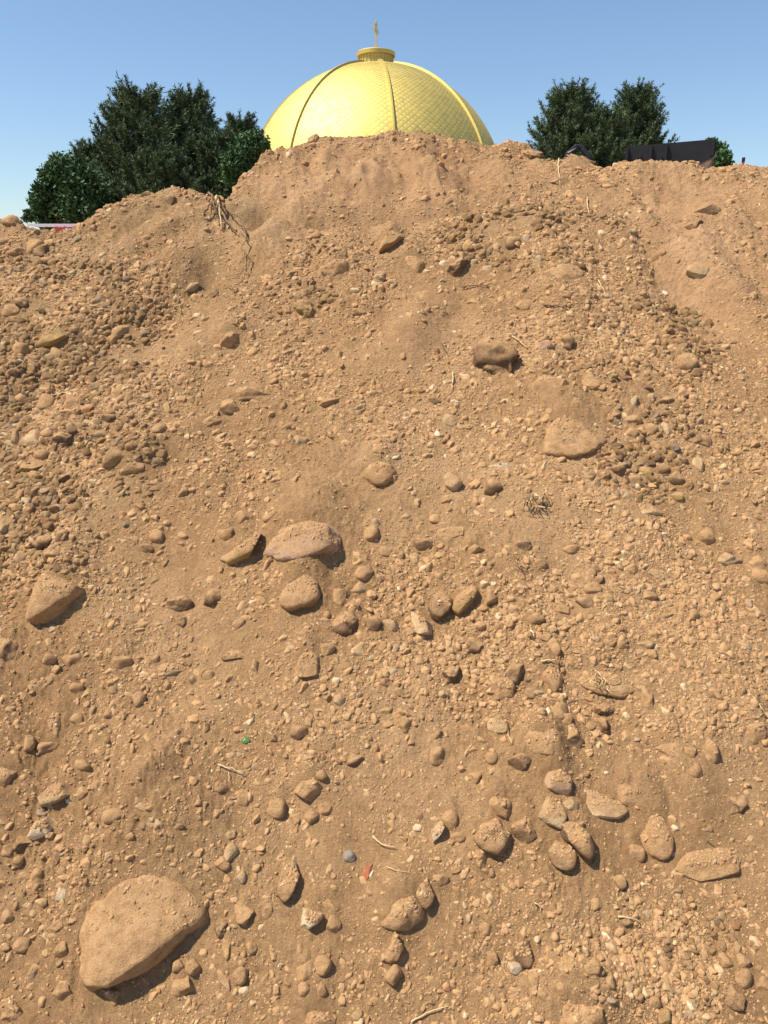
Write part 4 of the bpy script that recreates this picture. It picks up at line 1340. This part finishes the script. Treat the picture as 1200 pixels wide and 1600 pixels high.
def leafy(name, lumps, y, label, group, n=5200, leaf=0.11, base_px=None):
    """a broadleaved tree: crown lumps given as direction and radius"""
    c0 = at(lumps[0][0], lumps[0][1], y)
    bx = at(base_px, lumps[0][1], y).x if base_px else c0.x
    base = Vector((bx, y, 0)); t = empty(name, base, label, 'tree', group)
    sc = y * 1.02 / F; parts = []; tris = []
    fork = Vector((0, 0, c0.z * 0.4))
    parts.append(tube_vf([Vector((0, 0, 0)), Vector((0.05, 0, fork.z * 0.5)), fork], [0.17, 0.13, 0.11], 8))
    tot = sum(l[2] ** 2 for l in lumps)
    for (px, py, r) in lumps:
        c = at(px, py, y + rng.uniform(-0.5, 0.5)) - base; rr = r * sc
        parts.append(tube_vf([fork, fork.lerp(c, 0.5) + Vector((0, 0, -0.15)), c], [0.08, 0.05, 0.02], 5))
        m = int(n * r * r / tot)
        k = max(8, m // 34)
        d = rng.normal(size=(k, 3)); d /= np.linalg.norm(d, axis=1, keepdims=True)
        sub = np.array(c[:]) + d * rr * rng.uniform(0.35, 1.0, (k, 1))
        p = np.repeat(sub, 34, 0) + np.clip(rng.normal(0, 0.16 * rr + 0.03, (k * 34, 3)), -0.3 * rr, 0.3 * rr)
        nn = rng.normal(size=p.shape) + np.array([0, -0.2, 0.7]); nn /= np.linalg.norm(nn, axis=1, keepdims=True)
        a = np.cross(nn, rng.normal(size=p.shape)); a /= np.linalg.norm(a, axis=1, keepdims=True); b = np.cross(nn, a)
        L = leaf * rng.uniform(0.7, 1.3, (len(p), 1))
        tris.append(np.stack([p - a * L, p - b * L * 0.5, p + a * L], 1)); tris.append(np.stack([p - a * L, p + a * L, p + b * L * 0.5], 1))
    v, f = merge(parts); mesh_obj('trunk', v, f, M_BARK, t)
    tri_cloud('crown', np.concatenate(tris), M_LEAF, t)
    return t
GP = 'dark pines beyond the dirt heap'
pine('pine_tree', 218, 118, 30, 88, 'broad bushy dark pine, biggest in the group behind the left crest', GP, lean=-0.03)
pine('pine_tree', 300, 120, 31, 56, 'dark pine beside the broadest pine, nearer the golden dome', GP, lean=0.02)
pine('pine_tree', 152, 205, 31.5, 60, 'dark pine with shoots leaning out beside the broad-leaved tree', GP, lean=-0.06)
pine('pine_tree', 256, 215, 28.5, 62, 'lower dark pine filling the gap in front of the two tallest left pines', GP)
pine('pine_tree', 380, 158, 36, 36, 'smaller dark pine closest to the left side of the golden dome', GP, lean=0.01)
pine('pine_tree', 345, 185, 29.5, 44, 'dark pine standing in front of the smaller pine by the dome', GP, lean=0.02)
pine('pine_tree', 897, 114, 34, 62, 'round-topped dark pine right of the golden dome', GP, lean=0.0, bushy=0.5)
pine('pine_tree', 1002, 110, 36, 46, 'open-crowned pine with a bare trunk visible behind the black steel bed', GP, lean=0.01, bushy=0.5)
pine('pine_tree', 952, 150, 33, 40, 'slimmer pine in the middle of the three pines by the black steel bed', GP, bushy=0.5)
GL = 'broad-leaved trees beyond the dirt heap'
leafy('leafy_tree', [(92, 262, 17), (76, 275, 15), (108, 270, 22), (72, 298, 18), (60, 318, 15), (100, 300, 26), (128, 285, 30), (48, 338, 11), (78, 330, 24), (118, 325, 32), (66, 342, 16), (140, 312, 30)], 27, 'light green broad-leaved tree at the far end of the left pines', GL, 19000, 0.07, 100)
leafy('leafy_tree', [(397, 222, 17), (384, 240, 22), (408, 232, 12), (370, 265, 24), (414, 226, 7)], 28, 'bright green broad-leaved tree between the left pines and the dome', GL, 9000, 0.06, 375)
leafy('leafy_tree', [(1118, 240, 17), (1110, 228, 9), (1130, 252, 14), (1100, 262, 20)], 24, 'small green leafy tree behind the end of the black steel bed', GL, 5000, 0.06, 1112)

# ------------------------------------------------------------------ black steel tipper bed beyond the right crest
yb = 15.0
A = at(979, 229, yb + 0.56); B = at(1120, 217, yb)
LB = math.hypot(B.x - A.x, B.y - A.y)
tk = empty('tipper_truck', (A.x, A.y, 0), 'black steel truck bed with ribs and a dirt-caked underside beyond the right crest', 'truck')
tk.rotation_euler.z = math.atan2(B.y - A.y, B.x - A.x)
za, zb_ = A.z, B.z; h0 = 0.62; wid = 1.5
# bed: side profile in (x, z), drawn back through its width
prof = [(0, za - 0.75), (0, za), (LB, zb_), (LB, zb_ - 0.27), (LB - 0.04, zb_ - 0.30), (LB * 0.72, zb_ - 0.46), (LB * 0.66, za - 0.75)]
def extrude(prof, y0, y1):
    n = len(prof); V = [(x, y0, z) for x, z in prof] + [(x, y1, z) for x, z in prof]
    return V, [tuple(range(n))] + [tuple(range(2 * n - 1, n - 1, -1))] + [(k + n, (k + 1) % n + n, (k + 1) % n, k) for k in range(n)]
v, f = extrude(prof, 0, 0.07); v2, f2 = extrude(prof, wid - 0.07, wid)
v3, f3 = box_vf(0, 0.07, 0.07, wid - 0.07, za - 0.75, za - 0.004); v4, f4 = box_vf(LB - 0.07, LB - 0.002, 0.07, wid - 0.07, zb_ - 0.265, zb_ - 0.02)
v, f = merge([(v, f), (v2, f2), (v3, f3), (v4, f4)])
bed = mesh_obj('bed', v, f, M_BLACK, tk)
v, f = extrude([(LB * 0.66, za - 0.76), (LB * 0.715, zb_ - 0.462), (LB - 0.035, zb_ - 0.302), (LB - 0.16, zb_ - 0.62), (LB * 0.86, za - 0.76)], 0.01, wid - 0.01)
mesh_obj('bed_underside', v, f, M_DIRTY, tk)
for x in (0.02, LB * 0.285, LB * 0.30 + 0.24, LB - 0.05):
    zt = za + (zb_ - za) * x / LB - 0.02
    v, f = box_vf(x - 0.025, x + 0.025, -0.055, -0.001, zt - (0.70 if x < LB * 0.6 else 0.25), zt); mesh_obj('rib', v, f, M_BLACK, bed)
for x, dz in ((LB * 0.16, 0.16), (LB * 0.43, 0.18)):
    v, f = tube_vf([(x, -0.02, za - dz), (x, 0.0, za - dz)], 0.045, 12); mesh_obj('socket', v, f, M_RUBBER, bed)
v, f = merge([box_vf(-0.02, LB + 0.02, -0.03, 0.0, za - 0.80, za - 0.757), box_vf(-2.4, LB * 0.8, 0.35, 0.5, 1.05, 1.25), box_vf(-2.4, LB * 0.8, 1.0, 1.15, 1.05, 1.25)])
mesh_obj('chassis', v, f, M_BLACK, tk)
v, f = merge([box_vf(0.2, 0.4, 0.4, 1.1, 1.25, za - 0.76), box_vf(0.95, 1.2, 0.4, 1.1, 1.25, za - 0.76)]); mesh_obj('hoist', v, f, M_BLACK, tk)
v, f = box_vf(-0.75, 0.0, 0.1, 0.2, za - 0.56, za - 0.50); mesh_obj('side_rail', v, f, M_BLACK, tk)
for x in (-1.9, 0.1, 1.15):
    for y in (0.0, 1.25):
        v, f = tube_vf([(x, y, 0.5), (x, y + 0.3, 0.5)], 0.5, 20); w = mesh_obj('wheel', v, f, M_RUBBER, tk)
        v, f = tube_vf([(x, y - 0.01, 0.5), (x, y + 0.31, 0.5)], 0.26, 14); mesh_obj('rim', v, f, M_BLACK, w)
# small arched black attachment
c = at(903, 226, 14.0)
bk = empty('excavator_arm', (c.x, c.y, 0), 'black bent steel arm poking up behind the overhanging crest clod', 'machine arm')
v, f = tube_vf([(-0.9, 0.2, 0.4), (-0.32, 0.1, c.z - 0.65), (-0.12, 0.05, c.z - 0.13), (-0.02, 0, c.z - 0.03), (0.06, 0, c.z - 0.04), (0.17, -0.05, c.z - 0.18), (0.2, -0.05, c.z - 0.65)], [0.1, 0.09, 0.06, 0.05, 0.05, 0.05, 0.08], 8)
mesh_obj('boom', v, f, M_BLACK, bk)
v, f = box_vf(-0.12, 0.13, -0.03, 0.03, c.z - 0.62, c.z - 0.17); mesh_obj('web_plate', v, f, M_BLACK, bk)
v, f = box_vf(-1.5, -0.7, -0.3, 0.7, 0.0, 0.5); mesh_obj('base', v, f, M_BLACK, bk)

# ------------------------------------------------------------------ red truck in the left dip
yr = 22.0
c = at(97, 352, yr); s = yr / F
rv = empty('red_truck', (c.x, yr, 0), 'red truck with a pale ladder on its roof in the left dip of the crest', 'truck')
zt = c.z - 0.075
cab = [(-0.42, zt - 1.9), (-0.42, zt - 0.2), (-0.30, zt - 0.02), (-0.22, zt + 0.03), (0.62, zt + 0.03), (0.70, zt - 0.05), (0.74, zt - 1.9)]
v, f = extrude(cab, 0, 2.0); mesh_obj('cab', v, f, M_RED, rv)
v, f = extrude([(-0.30, zt - 0.55), (-0.26, zt - 0.13), (0.02, zt - 0.11), (0.05, zt - 0.55)], -0.012, -0.002); mesh_obj('window', v, f, M_GLASS, rv)
v, f = extrude([(0.2, zt - 0.55), (0.2, zt - 0.14), (0.45, zt - 0.14), (0.45, zt - 0.55)], -0.012, -0.002); mesh_obj('window', v, f, M_GLASS, rv)
v, f = box_vf(0.08, 0.15, -0.02, -0.003, zt - 0.9, zt + 0.0); mesh_obj('pillar', v, f, M_WHITE, rv)
v, f = box_vf(-0.42, 3.4, 0.05, 1.95, 0.5, zt - 1.9); mesh_obj('body', v, f, M_RED, rv)
lz = zt + 0.09
v, f = merge([box_vf(-0.98, 0.92, 0.1, 0.16, lz - 0.03, lz + 0.03), box_vf(-0.98, 0.92, 0.5, 0.56, lz - 0.03, lz + 0.03)] + [box_vf(-0.9 + 0.25 * k, -0.86 + 0.25 * k, 0.16, 0.5, lz - 0.015, lz + 0.015) for k in range(8)] + [box_vf(-0.05, 0.0, 0.1, 0.56, zt + 0.028, lz - 0.031), box_vf(0.5, 0.55, 0.1, 0.56, zt + 0.028, lz - 0.031)])
mesh_obj('ladder', v, f, M_WHITE, rv)
v, f = box_vf(-0.22, 0.0, 0.8, 1.2, zt + 0.03, zt + 0.16); mesh_obj('beacon', v, f, M_RED, rv)
for x in (0.1, 2.6):
    for y in (0.0, 1.7):
        v, f = tube_vf([(x, y, 0.45), (x, y + 0.3, 0.45)], 0.45, 18); w = mesh_obj('wheel', v, f, M_RUBBER, rv)
# red marker post past the right crest
c = at(1162, 247, 9.0)
v, f = tube_vf([(0, 0, 0), (0, 0, c.z * 0.5), (0, 0, c.z)], 0.014, 8)
post = mesh_obj('marker_post', v, f, plain('post_red', (0.30, 0.04, 0.05), 0.6), None, True, (c.x, c.y, 0))
tag(post, 'thin dark red post sticking up past the right end of the crest', 'post')
v, f = tube_vf([(0, 0, c.z * 0.985), (0, 0, c.z + 0.006)], 0.017, 8); mesh_obj('cap', v, f, M_BLACK, post)
